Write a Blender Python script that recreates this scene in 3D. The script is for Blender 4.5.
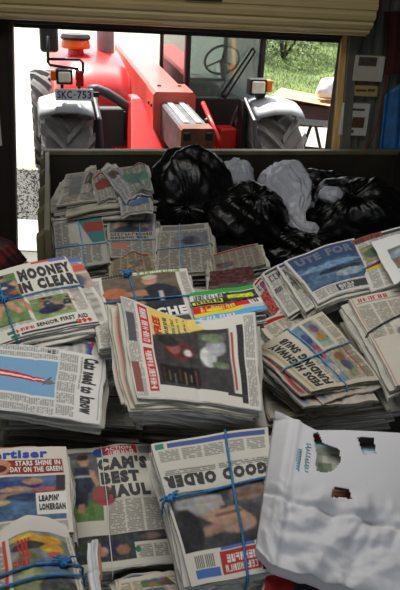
import bpy, bmesh, math, random
import numpy as np
from mathutils import Vector, Matrix

scene = bpy.context.scene
for _o in list(bpy.data.objects):
    bpy.data.objects.remove(_o)
COL = scene.collection
R = math.radians

# ------------------------------------------------------------------ camera
FPX, PITCH, ROLL, HCAM = 650.0, R(25.0), R(3.0), 2.2
_F = np.array([0, math.cos(PITCH), -math.sin(PITCH)])
_R0 = np.array([1.0, 0, 0]); _U0 = np.array([0, math.sin(PITCH), math.cos(PITCH)])
_R = math.cos(ROLL) * _R0 + math.sin(ROLL) * _U0
_U = math.cos(ROLL) * _U0 - math.sin(ROLL) * _R0
CAMPOS = np.array([0, 0, HCAM])
cam_data = bpy.data.cameras.new('camera')
cam_data.sensor_fit = 'VERTICAL'; cam_data.sensor_height = 36.0
cam_data.lens = FPX / 590.0 * 36.0
cam_data.clip_start = 0.05; cam_data.clip_end = 300
cam = bpy.data.objects.new('camera', cam_data); COL.objects.link(cam)
m4 = Matrix.Identity(4)
for i in range(3):
    m4[i][0] = _R[i]; m4[i][1] = _U[i]; m4[i][2] = -_F[i]; m4[i][3] = CAMPOS[i]
cam.matrix_world = m4
scene.camera = cam

# ------------------------------------------------------------------ world, sun, added skylight lamp, exposure
world = bpy.data.worlds.new('sky'); scene.world = world; world.use_nodes = True
wn = world.node_tree.nodes; wl = world.node_tree.links
bg = wn['Background']
sky = wn.new('ShaderNodeTexSky'); sky.sky_type = 'NISHITA'; sky.sun_disc = False
sky.sun_elevation = R(58); sky.sun_rotation = R(20); sky.air_density = 1.0; sky.dust_density = 2.5; sky.ozone_density = 1.0
hs = wn.new('ShaderNodeHueSaturation'); hs.inputs['Saturation'].default_value = .40      # bright thin overcast
wl.new(sky.outputs[0], hs.inputs['Color']); wl.new(hs.outputs[0], bg.inputs[0]); bg.inputs[1].default_value = 0.38
sd = bpy.data.lights.new('sun', 'SUN'); sd.energy = 12.0; sd.angle = R(0.6); sd.color = (1, .965, .90)
sun = bpy.data.objects.new('sun', sd); COL.objects.link(sun)
sun.rotation_euler = Vector((0.30, -0.42, -0.92)).to_track_quat('-Z', 'Y').to_euler()
ld = bpy.data.lights.new('added_skylight_lamp', 'AREA'); ld.shape = 'RECTANGLE'; ld.size = 2.4; ld.size_y = 1.3  # unseen area lamp, added under the roof to brighten the pile
ld.energy = 48; ld.color = (1.0, .97, .92)
lo = bpy.data.objects.new('added_skylight_lamp', ld); COL.objects.link(lo); lo.location = (-0.4, 1.9, 3.40)
scene.view_settings.view_transform = 'Standard'; scene.view_settings.look = 'None'
scene.view_settings.exposure = -0.06; scene.view_settings.gamma = 1.0
scene.view_settings.use_curve_mapping = False

# ------------------------------------------------------------------ geometry helpers
def ray(x, y):
    return _F + (x - 200.0) / FPX * _R - (y - 295.0) / FPX * _U
def atd(x, y, d):                       # point on the ray through a pixel at axial depth d
    return CAMPOS + d * ray(x, y)
def onplane(x, y, p0, n):
    v = ray(x, y); return CAMPOS + v * (n @ (p0 - CAMPOS)) / (n @ v)
def onz(x, y, z):
    v = ray(x, y); return CAMPOS + v * (z - HCAM) / v[2]
def ony(x, y, Y):
    v = ray(x, y); return CAMPOS + v * Y / v[1]

def lin(c):
    c = np.asarray(c, float)
    return np.where(c <= 0.04045, c / 12.92, ((c + 0.055) / 1.055) ** 2.4)

def mesh_obj(name, verts, faces, mat, parent=None, loc=None, smooth=False, cols=None):
    me = bpy.data.meshes.new(name)
    v = np.asarray(verts, float)
    if loc is not None: v = v - np.asarray(loc, float)
    me.from_pydata([tuple(p) for p in v], [], [tuple(f) for f in faces])
    if cols is not None:
        a = me.color_attributes.new('Col', 'FLOAT_COLOR', 'POINT')
        c = np.ones((len(v), 4), np.float32); c[:, :3] = lin(np.clip(cols, 0, 1))
        a.data.foreach_set('color', c.ravel())
    if smooth: me.polygons.foreach_set('use_smooth', [True] * len(me.polygons))
    me.materials.append(mat); me.update()
    o = bpy.data.objects.new(name, me); COL.objects.link(o)
    if parent is not None: o.parent = parent
    elif loc is not None: o.location = tuple(loc)
    return o

def tag(o, label=None, cat=None, group=None, kind=None):
    if label: o['label'] = label
    if cat: o['category'] = cat
    if group: o['group'] = group
    if kind: o['kind'] = kind
    return o
def empty(name, loc, rz=0.0):
    e = bpy.data.objects.new(name, None); COL.objects.link(e)
    e.location = tuple(loc); e.rotation_euler = (0, 0, rz); e.empty_display_size = .1
    return e

class MB:
    def __init__(s): s.v = []; s.f = []
    def add(s, vs, fs):
        b = len(s.v); s.v += [tuple(p) for p in vs]; s.f += [tuple(i + b for i in f) for f in fs]; return s
    def box(s, a, b, rot=None, org=None):
        (x0, y0, z0), (x1, y1, z1) = a, b
        vs = [(x0,y0,z0),(x1,y0,z0),(x1,y1,z0),(x0,y1,z0),(x0,y0,z1),(x1,y0,z1),(x1,y1,z1),(x0,y1,z1)]
        if rot is not None:
            o = Vector(org or ((x0+x1)/2,(y0+y1)/2,(z0+z1)/2)); vs = [tuple(rot @ (Vector(p) - o) + o) for p in vs]
        return s.add(vs, [(0,3,2,1),(4,5,6,7),(0,1,5,4),(1,2,6,5),(2,3,7,6),(3,0,4,7)])
    def hexa(s, vs):                     # bottom four, top four
        return s.add(vs, [(0,3,2,1),(4,5,6,7),(0,1,5,4),(1,2,6,5),(2,3,7,6),(3,0,4,7)])
    def prism(s, poly, axis, a, b):      # polygon in the other two axes, extruded along axis
        def mk(p, t):
            return {0: (t, p[0], p[1]), 1: (p[0], t, p[1]), 2: (p[0], p[1], t)}[axis]
        n = len(poly); vs = [mk(p, a) for p in poly] + [mk(p, b) for p in poly]
        fs = [tuple(range(n))[::-1], tuple(range(n, 2*n))] + [(i, (i+1) % n, n + (i+1) % n, n + i) for i in range(n)]
        return s.add(vs, fs)
    def tube(s, pts, r, n=8, closed=False):
        pts = [Vector(p) for p in pts]; m = len(pts)
        if m < 2: return s
        rs = r if hasattr(r, '__len__') else [r] * m
        vs = []; up = None
        for i in range(m):
            a = pts[(i-1) % m] if (closed or i > 0) else pts[i]
            b = pts[(i+1) % m] if (closed or i < m-1) else pts[i]
            t = (b - a)
            t = t.normalized() if t.length > 1e-9 else Vector((0, 0, 1))
            if up is None:
                up = Vector((0, 0, 1)) if abs(t.z) < .9 else Vector((1, 0, 0))
            x = up - t * up.dot(t)
            if x.length < 1e-6: x = t.orthogonal()
            x.normalize(); up = x; y = t.cross(x)
            for k in range(n):
                q = 2 * math.pi * k / n
                vs.append(tuple(pts[i] + (x * math.cos(q) + y * math.sin(q)) * rs[i]))
        fs = []
        for i in range(m if closed else m - 1):
            j = (i + 1) % m
            for k in range(n):
                fs.append((i*n+k, i*n+(k+1) % n, j*n+(k+1) % n, j*n+k))
        if not closed:
            fs += [tuple(range(n))[::-1], tuple(range((m-1)*n, m*n))]
        return s.add(vs, fs)
    def lathe(s, prof, axis=2, n=24, c=(0,0,0)):   # prof: list of (radius, height)
        vs = []; m = len(prof)
        for (r, h) in prof:
            for k in range(n):
                q = 2*math.pi*k/n; a, b = r*math.cos(q), r*math.sin(q)
                p = {2: (a, b, h), 0: (h, a, b), 1: (b, h, a)}[axis]
                vs.append((p[0]+c[0], p[1]+c[1], p[2]+c[2]))
        fs = [(i*n+k, i*n+(k+1) % n, (i+1)*n+(k+1) % n, (i+1)*n+k) for i in range(m-1) for k in range(n)]
        fs += [tuple(range(n))[::-1], tuple(range((m-1)*n, m*n))]
        return s.add(vs, fs)
    def sphere(s, c, r, n=10, m=7):
        rr = r if hasattr(r, '__len__') else (r, r, r)
        vs = [(c[0], c[1], c[2]-rr[2])]
        for i in range(1, m):
            t = math.pi*i/m - math.pi/2
            for k in range(n):
                q = 2*math.pi*k/n; vs.append((c[0]+rr[0]*math.cos(t)*math.cos(q), c[1]+rr[1]*math.cos(t)*math.sin(q), c[2]+rr[2]*math.sin(t)))
        vs.append((c[0], c[1], c[2]+rr[2])); L = len(vs)-1
        fs = [(0, 1+(k+1) % n, 1+k) for k in range(n)]
        for i in range(m-2):
            fs += [(1+i*n+k, 1+i*n+(k+1) % n, 1+(i+1)*n+(k+1) % n, 1+(i+1)*n+k) for k in range(n)]
        fs += [(L, 1+(m-2)*n+k, 1+(m-2)*n+(k+1) % n) for k in range(n)]
        return s.add(vs, fs)
    def build(s, name, mat, parent=None, loc=None, smooth=False, bevel=0, seg=2, auto=None):
        o = mesh_obj(name, s.v, s.f, mat, parent, loc, smooth)
        bm = bmesh.new(); bm.from_mesh(o.data)
        bmesh.ops.recalc_face_normals(bm, faces=bm.faces)
        if bevel > 0:
            es = [e for e in bm.edges if len(e.link_faces) == 2 and e.calc_face_angle(0) > .5]
            bmesh.ops.bevel(bm, geom=es, offset=bevel, segments=seg, affect='EDGES', profile=.5, clamp_overlap=True)
        bm.to_mesh(o.data); bm.free()
        if auto is not None:
            o.data.polygons.foreach_set('use_smooth', [True]*len(o.data.polygons))
            o.data.set_sharp_from_angle(angle=R(auto))
        return o

# ------------------------------------------------------------------ materials
def M(name, col, rough=.6, metal=0., var=.12, scale=6., bump=0., bscale=40., spec=.5, col2=None, stretch=None, coat=0, detail=5):
    m = bpy.data.materials.new(name); m.use_nodes = True
    nt = m.node_tree; b = nt.nodes['Principled BSDF']
    b.inputs['Roughness'].default_value = rough; b.inputs['Metallic'].default_value = metal
    b.inputs['Specular IOR Level'].default_value = spec
    b.inputs['Coat Weight'].default_value = coat
    tc = nt.nodes.new('ShaderNodeTexCoord'); mp = nt.nodes.new('ShaderNodeMapping')
    nt.links.new(tc.outputs['Object'], mp.inputs[0])
    if stretch: mp.inputs['Scale'].default_value = stretch
    nz = nt.nodes.new('ShaderNodeTexNoise'); nz.inputs['Scale'].default_value = scale; nz.inputs['Detail'].default_value = detail
    nt.links.new(mp.outputs[0], nz.inputs['Vector'])
    rp = nt.nodes.new('ShaderNodeValToRGB')
    c = lin(col); a = np.clip(c * (1 - var), 0, 1); d = np.clip(c * (1 + var), 0, 1)
    if col2 is not None: d = lin(col2); a = c
    rp.color_ramp.elements[0].position = .35; rp.color_ramp.elements[1].position = .65
    rp.color_ramp.elements[0].color = (*a, 1); rp.color_ramp.elements[1].color = (*d, 1)
    nt.links.new(nz.outputs['Fac'], rp.inputs[0]); nt.links.new(rp.outputs[0], b.inputs['Base Color'])
    if bump > 0:
        n2 = nt.nodes.new('ShaderNodeTexNoise'); n2.inputs['Scale'].default_value = bscale; n2.inputs['Detail'].default_value = 4
        nt.links.new(mp.outputs[0], n2.inputs['Vector'])
        bp = nt.nodes.new('ShaderNodeBump'); bp.inputs['Strength'].default_value = bump; bp.inputs['Distance'].default_value = .02
        nt.links.new(n2.outputs['Fac'], bp.inputs['Height']); nt.links.new(bp.outputs[0], b.inputs['Normal'])
    return m

def M_print(name, bump=.25, rough=.75):
    m = bpy.data.materials.new(name); m.use_nodes = True
    nt = m.node_tree; b = nt.nodes['Principled BSDF']; b.inputs['Roughness'].default_value = rough
    b.inputs['Specular IOR Level'].default_value = .25
    at = nt.nodes.new('ShaderNodeAttribute'); at.attribute_name = 'Col'
    tc = nt.nodes.new('ShaderNodeTexCoord')
    nz = nt.nodes.new('ShaderNodeTexNoise'); nz.inputs['Scale'].default_value = 9; nz.inputs['Detail'].default_value = 6
    nt.links.new(tc.outputs['Object'], nz.inputs['Vector'])
    mr = nt.nodes.new('ShaderNodeMapRange'); mr.inputs['To Min'].default_value = .88; mr.inputs['To Max'].default_value = 1.08
    nt.links.new(nz.outputs['Fac'], mr.inputs['Value'])
    mx = nt.nodes.new('ShaderNodeVectorMath'); mx.operation = 'SCALE'
    nt.links.new(at.outputs['Color'], mx.inputs[0]); nt.links.new(mr.outputs[0], mx.inputs['Scale'])
    nt.links.new(mx.outputs[0], b.inputs['Base Color'])
    bp = nt.nodes.new('ShaderNodeBump'); bp.inputs['Strength'].default_value = bump; bp.inputs['Distance'].default_value = .012
    n2 = nt.nodes.new('ShaderNodeTexNoise'); n2.inputs['Scale'].default_value = 14; n2.inputs['Detail'].default_value = 3
    nt.links.new(tc.outputs['Object'], n2.inputs['Vector'])
    nt.links.new(n2.outputs['Fac'], bp.inputs['Height']); nt.links.new(bp.outputs[0], b.inputs['Normal'])
    return m

def M_glass(name, tint=(.8, .85, .82), mixf=.25):
    m = bpy.data.materials.new(name); m.use_nodes = True
    nt = m.node_tree; nt.nodes.clear()
    o = nt.nodes.new('ShaderNodeOutputMaterial'); t = nt.nodes.new('ShaderNodeBsdfTransparent'); g = nt.nodes.new('ShaderNodeBsdfGlossy')
    t.inputs[0].default_value = (*tint, 1); g.inputs['Roughness'].default_value = .03
    x = nt.nodes.new('ShaderNodeMixShader'); fr = nt.nodes.new('ShaderNodeFresnel'); fr.inputs[0].default_value = 1.5
    ad = nt.nodes.new('ShaderNodeMath'); ad.operation = 'ADD'; ad.inputs[1].default_value = mixf * .2
    nt.links.new(fr.outputs[0], ad.inputs[0]); nt.links.new(ad.outputs[0], x.inputs[0])
    tr = nt.nodes.new('ShaderNodeBsdfTranslucent'); tr.inputs[0].default_value = (.8, .82, .78, 1)      # pale veil painted in for reflected sky and bright yard
    x2 = nt.nodes.new('ShaderNodeMixShader'); nz = nt.nodes.new('ShaderNodeTexNoise'); nz.inputs['Scale'].default_value = 3
    mr = nt.nodes.new('ShaderNodeMapRange'); mr.inputs['To Min'].default_value = .12; mr.inputs['To Max'].default_value = .34
    nt.links.new(nz.outputs['Fac'], mr.inputs['Value']); nt.links.new(mr.outputs[0], x2.inputs[0]); nt.links.new(t.outputs[0], x2.inputs[1]); nt.links.new(tr.outputs[0], x2.inputs[2])
    nt.links.new(x2.outputs[0], x.inputs[1]); nt.links.new(g.outputs[0], x.inputs[2]); nt.links.new(x.outputs[0], o.inputs[0])
    return m

MT = dict(
    concrete=M('dock_concrete', (.40, .39, .37), .9, var=.2, scale=3, bump=.3),
    apron=M('apron_concrete', (.62, .61, .58), .9, var=.08, scale=2, bump=.2),
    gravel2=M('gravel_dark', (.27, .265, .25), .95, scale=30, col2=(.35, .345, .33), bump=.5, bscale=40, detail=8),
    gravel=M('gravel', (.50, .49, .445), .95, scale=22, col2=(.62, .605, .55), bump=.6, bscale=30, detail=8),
    lawn=M('lawn_soil', (.28, .35, .16), .95, scale=1.2, col2=(.38, .45, .20), bump=.6, bscale=12),
    grass=M('grass_blade', (.32, .42, .18), .7, scale=1.5, col2=(.50, .56, .28)),
    leaf=M('bush_leaf', (.14, .22, .09), .6, scale=2.0, col2=(.36, .44, .18)),
    bark=M('bark', (.22, .17, .12), .9, bump=.5),
    steel=M('wall_steel', (.40, .40, .37), .55, .3, var=.25, scale=2.5, stretch=(1, 1, .15)),
    roofsteel=M('roof_steel', (.50, .50, .49), .6, .2, var=.1),
    timber=M('jamb_timber', (.86, .70, .46), .75, scale=8, var=.18, stretch=(8, 8, .6), bump=.2),
    darkpost=M('rusty_post', (.16, .115, .09), .7, .2, scale=7, var=.35, stretch=(1, 1, .3)),
    cream=M('roller_cream', (.84, .76, .56), .5, .0, var=.06, scale=3),
    rail=M('dark_rail', (.16, .13, .11), .6, .2, var=.2),
    bin=M('bin_olive_shaded', (.15, .135, .09), .7, .1, var=.3, scale=5, bump=.15),  # olive darkened, shade inside the bin is put into the colour
    binrib=M('bin_rib_olive', (.40, .375, .27), .6, .2, var=.25, scale=5),
    red=M('machine_red', (.80, .13, .10), .35, var=.08, scale=3, coat=.3),
    redpale=M('boom_red', (.84, .36, .31), .4, var=.10, scale=4, coat=.1),  # paler red than the body, one tone over the whole boom
    rust=M('rusty_end', (.42, .27, .20), .7, .2, var=.3, scale=10),
    grease=M('boom_inner_grey', (.36, .36, .36), .5, .3, var=.25, scale=9),
    plastic=M('grey_plastic', (.58, .59, .60), .5, var=.08),
    dgrey=M('dark_grey_panel', (.27, .27, .27), .55, var=.12),
    black=M('black_plastic', (.07, .07, .07), .5, var=.2),
    rubber=M('tyre_rubber', (.42, .41, .40), .85, var=.2, scale=7, bump=.2),
    cabin=M('cab_brown', (.15, .105, .09), .7, var=.2),
    wheelred=M('rim_white', (.75, .73, .70), .5),
    amber=M('amber_lens', (.93, .42, .06), .2, var=.05),
    redlens=M('red_lens', (.75, .07, .05), .2, var=.05),
    lens=M('lamp_lens', (.95, .93, .86), .15, var=.08, scale=40),
    plate=M('plate_white', (.86, .86, .83), .4, var=.04),
    ink=M('ink_black', (.19, .19, .20), .7, var=.1),
    inkb=M('ink_blue', (.16, .26, .60), .7, var=.05),
    inkr=M('ink_red', (.78, .12, .13), .7, var=.05),
    inkw=M('ink_white', (.86, .86, .84), .7, var=.03),
    inky=M('ink_yellow', (.88, .76, .28), .7, var=.05),
    inkg=M('ink_grey', (.42, .44, .50), .7, var=.05),
    inkteal=M('ink_pen_teal', (.40, .66, .74), .7, var=.05),
    twine=M('twine_blue', (.16, .45, .66), .55, var=.25, scale=60, bump=.4, bscale=200),
    twinepale=M('twine_pale', (.45, .66, .80), .55, var=.2, scale=60, bump=.4, bscale=200),
    twineblk=M('twine_dark', (.08, .13, .22), .55, var=.2, scale=60),
    paper=M_print('newsprint'),
    crump=M_print('newsprint_crumpled', .7),
    bagpaper=M('white_bag_paper', (.80, .80, .815), .7, var=.03, scale=4, bump=.25, bscale=9),
    garbage=M('garbage_bag_black', (.022, .022, .024), .36, var=.2, scale=6, bump=.3, bscale=24, spec=.4),
    whitebag=M('plastic_bag_white', (.66, .67, .70), .35, var=.08, scale=6, bump=.5, bscale=18),
    tarp=M('blue_tarp', (.16, .40, .64), .45, var=.25, scale=10, bump=.4, bscale=14),
    darkred=M('dark_red_cloth', (.25, .07, .06), .8, var=.3),
    cable=M('cable_orange', (.55, .20, .10), .6),
    cardboard=M('cardboard', (.72, .56, .40), .85, var=.1),
    bench=M('bench_purple_brown', (.36, .24, .25), .7, var=.2, stretch=(.5, 6, 6)),
    glass=M_glass('windscreen_glass', (.78, .84, .82), .5),
    boxw=M('meter_box_white', (.78, .75, .68), .6, var=.08),
    notice=M('notice_paper', (.80, .79, .76), .8, var=.05),
    yel=M('yellowed_label', (.74, .64, .40), .8, var=.12),
    clearsheet=M('added_skylight_sheet', (.85, .86, .85), .5, var=.03),
)

# ------------------------------------------------------------------ setting: ground, dock, shed shell
def struct(name, mb, mat, **k):
    o = mb.build(name, mat, **k); o['kind'] = 'structure'; return o
DOCKZ = 0.74
struct('floor', MB().box((-2.5, -2.5, 0.0), (2.9, 2.72, DOCKZ)), MT['concrete'], bevel=.01)
struct('floor_yard', MB().box((-2.5, 2.72, -.2), (2.9, 5.45, 0.0)), MT['concrete'])
# apron slab and gravel yard outside, gravel gently uneven
struct('ground_apron', MB().box((-4, 5.45, -.2), (4, 6.3, 0.012)), MT['apron'], bevel=.01)
def heightfield(name, x0, x1, y0, y1, nx, ny, fn, mat):
    vs = []; fs = []
    for j in range(ny+1):
        for i in range(nx+1):
            x = x0+(x1-x0)*i/nx; y = y0+(y1-y0)*j/ny; vs.append((x, y, fn(x, y)))
    for j in range(ny):
        for i in range(nx):
            a = j*(nx+1)+i; fs.append((a, a+1, a+nx+2, a+nx+1))
    o = mesh_obj(name, vs, fs, mat, smooth=True); o['kind'] = 'structure'; return o
rg = random.Random(3)
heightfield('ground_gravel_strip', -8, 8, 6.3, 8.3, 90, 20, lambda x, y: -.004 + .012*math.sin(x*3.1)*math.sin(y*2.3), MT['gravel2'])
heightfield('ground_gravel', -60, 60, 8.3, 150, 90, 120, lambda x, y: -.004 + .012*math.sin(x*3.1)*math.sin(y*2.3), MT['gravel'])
# gravel stones close to the slab
def stones():
    mb = MB(); r = random.Random(8)
    for _ in range(2600):
        x = r.uniform(-2.6, -1.0); y = r.uniform(6.34, 8.3); s = r.uniform(.006, .014)
        a = r.uniform(0, 6.28)
        vs = [(x+s*math.cos(a+k*2.09), y+s*math.sin(a+k*2.09), 0.0) for k in range(3)] + [(x+s*.4*math.cos(a+k*2.09+.4), y+s*.4*math.sin(a+k*2.09+.4), s*r.uniform(.7, 1.2)) for k in range(3)]
        mb.add(vs, [(3,4,5),(0,1,4,3),(1,2,5,4),(2,0,3,5)])
    o = mb.build('gravel_stones', M('gravel_stone', (.25, .245, .235), .9, scale=9, col2=(.40, .39, .37)))
    tag(o, 'loose grey gravel stones strewn just beyond the concrete slab', 'gravel', kind='stuff')
stones()
def lawn_z(x, y):
    t = max(0., min(1., (y-13.0)/16.0)); return .03 + 2.0*t*t + .05*math.sin(x*1.7+y)
heightfield('ground_lawn', 1.2, 16, 12.5, 30, 60, 60, lawn_z, MT['lawn'])
def grass():
    r = random.Random(5); vs = []; fs = []
    for _ in range(22000):
        x = r.uniform(1.25, 9); y = r.uniform(12.5, 24); z = lawn_z(x, y); h = r.uniform(.03, .10); w = .010
        a = r.uniform(0, 3.14); dx, dy = w*math.cos(a), w*math.sin(a); lx, ly = r.uniform(-.06, .06), r.uniform(-.06, .06)
        b = len(vs); vs += [(x-dx, y-dy, z-.02), (x+dx, y+dy, z-.02), (x+lx, y+ly, z+h)]; fs.append((b, b+1, b+2))
    o = mesh_obj('lawn_grass', vs, fs, MT['grass'])
    tag(o, 'sunlit green grass of the lawn beyond the yard', 'grass', kind='stuff')
grass()
def bush(x, y, rx, rz, z0, label, seed, n=2600, group=None):
    r = random.Random(seed); e = empty('bush', (x, y, z0)); tag(e, label, 'bush', group)
    mb = MB()
    for k in range(5):
        a = r.uniform(0, 6.28); mb.tube([(0, 0, -.05), (.3*rx*math.cos(a), .3*rx*math.sin(a), rz*.5), (.6*rx*math.cos(a+.3), .6*rx*math.sin(a+.3), rz*1.1)], [.05, .035, .012], 6)
    mb.build('stem', MT['bark'], e)
    vs = []; fs = []
    for _ in range(n):
        t = r.uniform(0, 6.28); u = r.uniform(-.9, 1); q = math.sqrt(1-u*u); k = r.uniform(.65, 1.05)
        c = Vector((rx*k*q*math.cos(t), rx*k*q*math.sin(t), rz + rz*k*u))
        s = r.uniform(.04, .09)
        d = Vector((r.uniform(-1, 1), r.uniform(-1, 1), r.uniform(-.6, .6))).normalized(); w = d.orthogonal().normalized()
        b = len(vs); vs += [c-d*s, c+w*s*.45, c+d*s, c-w*s*.45]; fs.append((b, b+1, b+2, b+3))
    f = mesh_obj('foliage', [tuple(p) for p in vs], fs, MT['leaf'], e); f['kind'] = 'stuff'
for i, (px, py, Y, rx, rz, lab) in enumerate([
        (283, 56, 21, 1.35, 1.1, 'dark leafy bush at the top of the lawn beside the cab'),
        (324, 57, 25, 1.5, 1.3, 'olive bush at the top of the lawn above the table')
        ]):
    p = ony(px, py, Y); bush(p[0], Y, rx, rz, lawn_z(p[0], Y) if p[0] > 1.2 else 0., lab, 20+i)

# ---- door wall, turned five degrees to the camera
DY = R(5.0); D0 = np.array([0, 5.48, 0.]); DEX = np.array([math.cos(DY), math.sin(DY), 0]); DEY = np.array([-math.sin(DY), math.cos(DY), 0])
def dpt(px, py, off=0.):
    p = onplane(px, py, D0 + DEY*off, DEY); return (p-D0) @ DEX, p[2]
def dobj(mb, name, mat, **k):
    o = mb.build(name, mat, **k); o.location = tuple(D0); o.rotation_euler = (0, 0, DY); return o
def corrugated(s0, s1, z0, z1, y=0.0, per=.09, amp=.012, th=.004):
    n = max(2, int((s1-s0)/per*4)); pts = [(s0+(s1-s0)*i/n, y+amp*(0, 1, 1, 0)[i % 4]*1.0) for i in range(n+1)]
    vs = [(a, b, z0) for a, b in pts]+[(a, b, z1) for a, b in pts]+[(a, b+th, z0) for a, b in pts]+[(a, b+th, z1) for a, b in pts]
    m = n+1; fs = []
    for i in range(n):
        fs += [(i, i+1, m+i+1, m+i), (2*m+i+1, 2*m+i, 3*m+i, 3*m+i+1), (m+i, m+i+1, 3*m+i+1, 3*m+i), (i+1, i, 2*m+i, 2*m+i+1)]
    fs += [(0, m, 3*m, 2*m), (n, 2*m+n, 3*m+n, m+n)]
    return MB().add(vs, fs)
lt = dpt(14.5, 26); lb = dpt(18.5, 232)
rt = dpt(340, 44); rb = dpt(331, 150); rt2 = dpt(352, 44); rb2 = dpt(344, 150)
def lerp(a, b, t): return a+(b-a)*t
def sl(z, p, q): return lerp(p[0], q[0], (z-p[1])/(q[1]-p[1]))
ztop = dpt(200, 34)[1]
# left steel post, right timber jamb (both a little out of plumb), each to the ground
def lean_post(name, a0, a1, b0, b1, z0, z1, y0, y1, mat):
    o = dobj(MB().hexa([(a0, y0, z0), (b0, y0, z0), (b0, y1, z0), (a0, y1, z0), (a1, y0, z1), (b1, y0, z1), (b1, y1, z1), (a1, y1, z1)]), name, mat, bevel=.004)
    o['kind'] = 'structure'; return o
zl, zh = 0., 2.6
lean_post('trim_1', sl(zl, lt, lb)-.16, sl(zh, lt, lb)-.16, sl(zl, lt, lb)-.03, sl(zh, lt, lb)-.03, zl, zh, -.06, .06, MT['darkpost'])
lean_post('trim_2', sl(zl, lt, lb)-.032, sl(zh, lt, lb)-.032, sl(zl, lt, lb), sl(zh, lt, lb), zl, zh, -.09, -.02, MT['rail'])
lean_post('trim_3', sl(zl, rt, rb), sl(zh, rt, rb), sl(zl, rt2, rb2)-.05, sl(zh, rt2, rb2)-.05, zl, zh, -.04, .06, MT['timber'])
lean_post('trim_4', sl(zl, rt2, rb2)-.05, sl(zh, rt2, rb2)-.05, sl(zl, rt2, rb2)+.03, sl(zh, rt2, rb2)+.02, zl, zh, -.09, .04, MT['steel'])
sLw = sl(zl, lt, lb)-.14; sRw = min(sl(0., rt2, rb2), sl(3.4, rt2, rb2))-.01
o = dobj(corrugated(-2.6, sLw-.02, 0, 3.5), 'wall_front', MT['steel']); o['kind'] = 'structure'
o = dobj(corrugated(sRw, 3.0, 0, 3.5), 'wall_front_right', MT['steel']); o['kind'] = 'structure'
o = dobj(corrugated(sLw-.02, sRw, ztop+.3, 3.5), 'wall_front_top', MT['steel']); o['kind'] = 'structure'
za = dpt(17, 27)[1]; zb = dpt(345, 43)[1]
o = dobj(MB().hexa([(sLw, -.03, za), (sRw, -.03, zb), (sRw, .05, zb), (sLw, .05, za), (sLw, -.03, za+.32), (sRw, -.03, zb+.32), (sRw, .05, zb+.32), (sLw, .05, za+.32)]), 'trim_5', MT['rail']); o['kind'] = 'structure'

# ---- roller door, rolled up above the opening
def roller():
    off = -.30
    s0, z0 = dpt(-22, 20, off); s1, z1 = dpt(364, 37, off)
    zm = dpt(190, 27, off)[1]; rr = .235
    e = empty('roller_door', tuple(D0 + DEY*off + np.array([0, 0, zm])), DY)
    tag(e, 'cream ribbed roller door rolled up on its drum above the doorway', 'roller door')
    n = 160; rings = []
    for k in range(n):
        q = 2*math.pi*k/n; t = (k*20/n) % 1
        w = rr + .007*(1 if .18 < t < .82 else -1)*(min(1, abs((t-.5))*-12+5) if .18 < t < .82 else 1)
        rings.append((w*math.cos(q), rr + w*math.sin(q)))
    mb = MB(); mb.prism(rings, 0, s0, s1); mb.build('curtain_roll', MT['cream'], e)
    mb = MB(); mb.lathe([(rr*.9, s1), (rr*.98, s1+.005), (rr*.98, s1+.02), (rr*.3, s1+.03)], 0, 32, (0, 0, rr)); mb.build('end_plate', MT['rail'], e, auto=40)
    mb = MB(); mb.box((s0+.2, .09, -.035), (sRw-.03, .13, .06)); mb.build('bottom_rail', MT['rail'], e, bevel=.006)
    mb = MB(); x = dpt(203, 2, off-.2)[0]
    mb.box((x-.13, -rr-.018, rr-.055), (x+.13, -rr+.012, rr+.01)); mb.build('lock_plate', MT['black'], e, bevel=.005)
roller()

# ---- shed side walls, rafters and roof with an added, unseen skylight over the pile (rear of the shed is open)
struct('wall_left', MB().box((-2.6, -2.5, 0), (-2.5, 5.2, 3.5)), MT['steel'])
struct('wall_right', MB().box((2.9, -2.5, 0), (3.0, 5.7, 3.5)), MT['steel'])
mb = MB(); mb.box((-2.6, -2.6, 0), (-1.9, -2.5, 3.5)); mb.box((2.1, -2.6, 0), (3.0, -2.5, 3.5)); mb.box((-1.9, -2.6, 3.2), (2.1, -2.5, 3.5)); mb.box((-1.9, -2.6, 0), (2.1, -2.5, .74))
struct('wall_back', mb, MT['steel'])
mb = MB()
mb.box((-2.6, -2.5, 3.5), (-1.75, 5.7, 3.56)); mb.box((.75, -2.5, 3.5), (3.0, 5.7, 3.56)); mb.box((-1.75, -2.5, 3.5), (.75, 1.2, 3.56)); mb.box((-1.75, 2.6, 3.5), (.75, 5.7, 3.56))
struct('ceiling', mb, MT['roofsteel'])
struct('added_skylight_1', MB().box((-1.75, 1.2, 3.50), (.75, 2.6, 3.505)), MT['clearsheet'])  # unseen roof sheet, added to go with the lamp below it

# ---- things on the wall right of the doorway
def wallbox(name, lab, cat, px0, py0, px1, py1, th, mat, off=-.10, parts=()):
    a = dpt(px0, py0, off); b = dpt(px1, py1, off)
    s0, s1 = min(a[0], b[0]), max(a[0], b[0]); z0, z1 = min(a[1], b[1]), max(a[1], b[1])
    base = D0 + DEX*((s0+s1)/2) + DEY*off + np.array([0, 0, z0])
    e = empty(name, tuple(base), DY); tag(e, lab, cat); w = (s1-s0)/2; h = z1-z0
    MB().box((-w, 0, 0), (w, th, h)).build('body', mat, e, bevel=.006)
    for (nm, u0, v0, u1, v1, pm) in parts:
        MB().box((-w+2*w*u0, -.004, h*(1-v1)), (-w+2*w*u1, .002, h*(1-v0))).build(nm, pm, e)
    return e
mid = M('grey_print', (.30, .29, .28), .8, var=.3, scale=40); brn = M('brown_print', (.34, .22, .16), .8, var=.3, scale=40)
wallbox('meter_box', 'white metal box with dark label on the wall by the doorway', 'box', 356, 55, 382, 82, .09, MT['boxw'], -.10,
        [('label', .12, .06, .72, .40, mid), ('lid', .80, .02, .97, .95, MT['notice'])])
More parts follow.
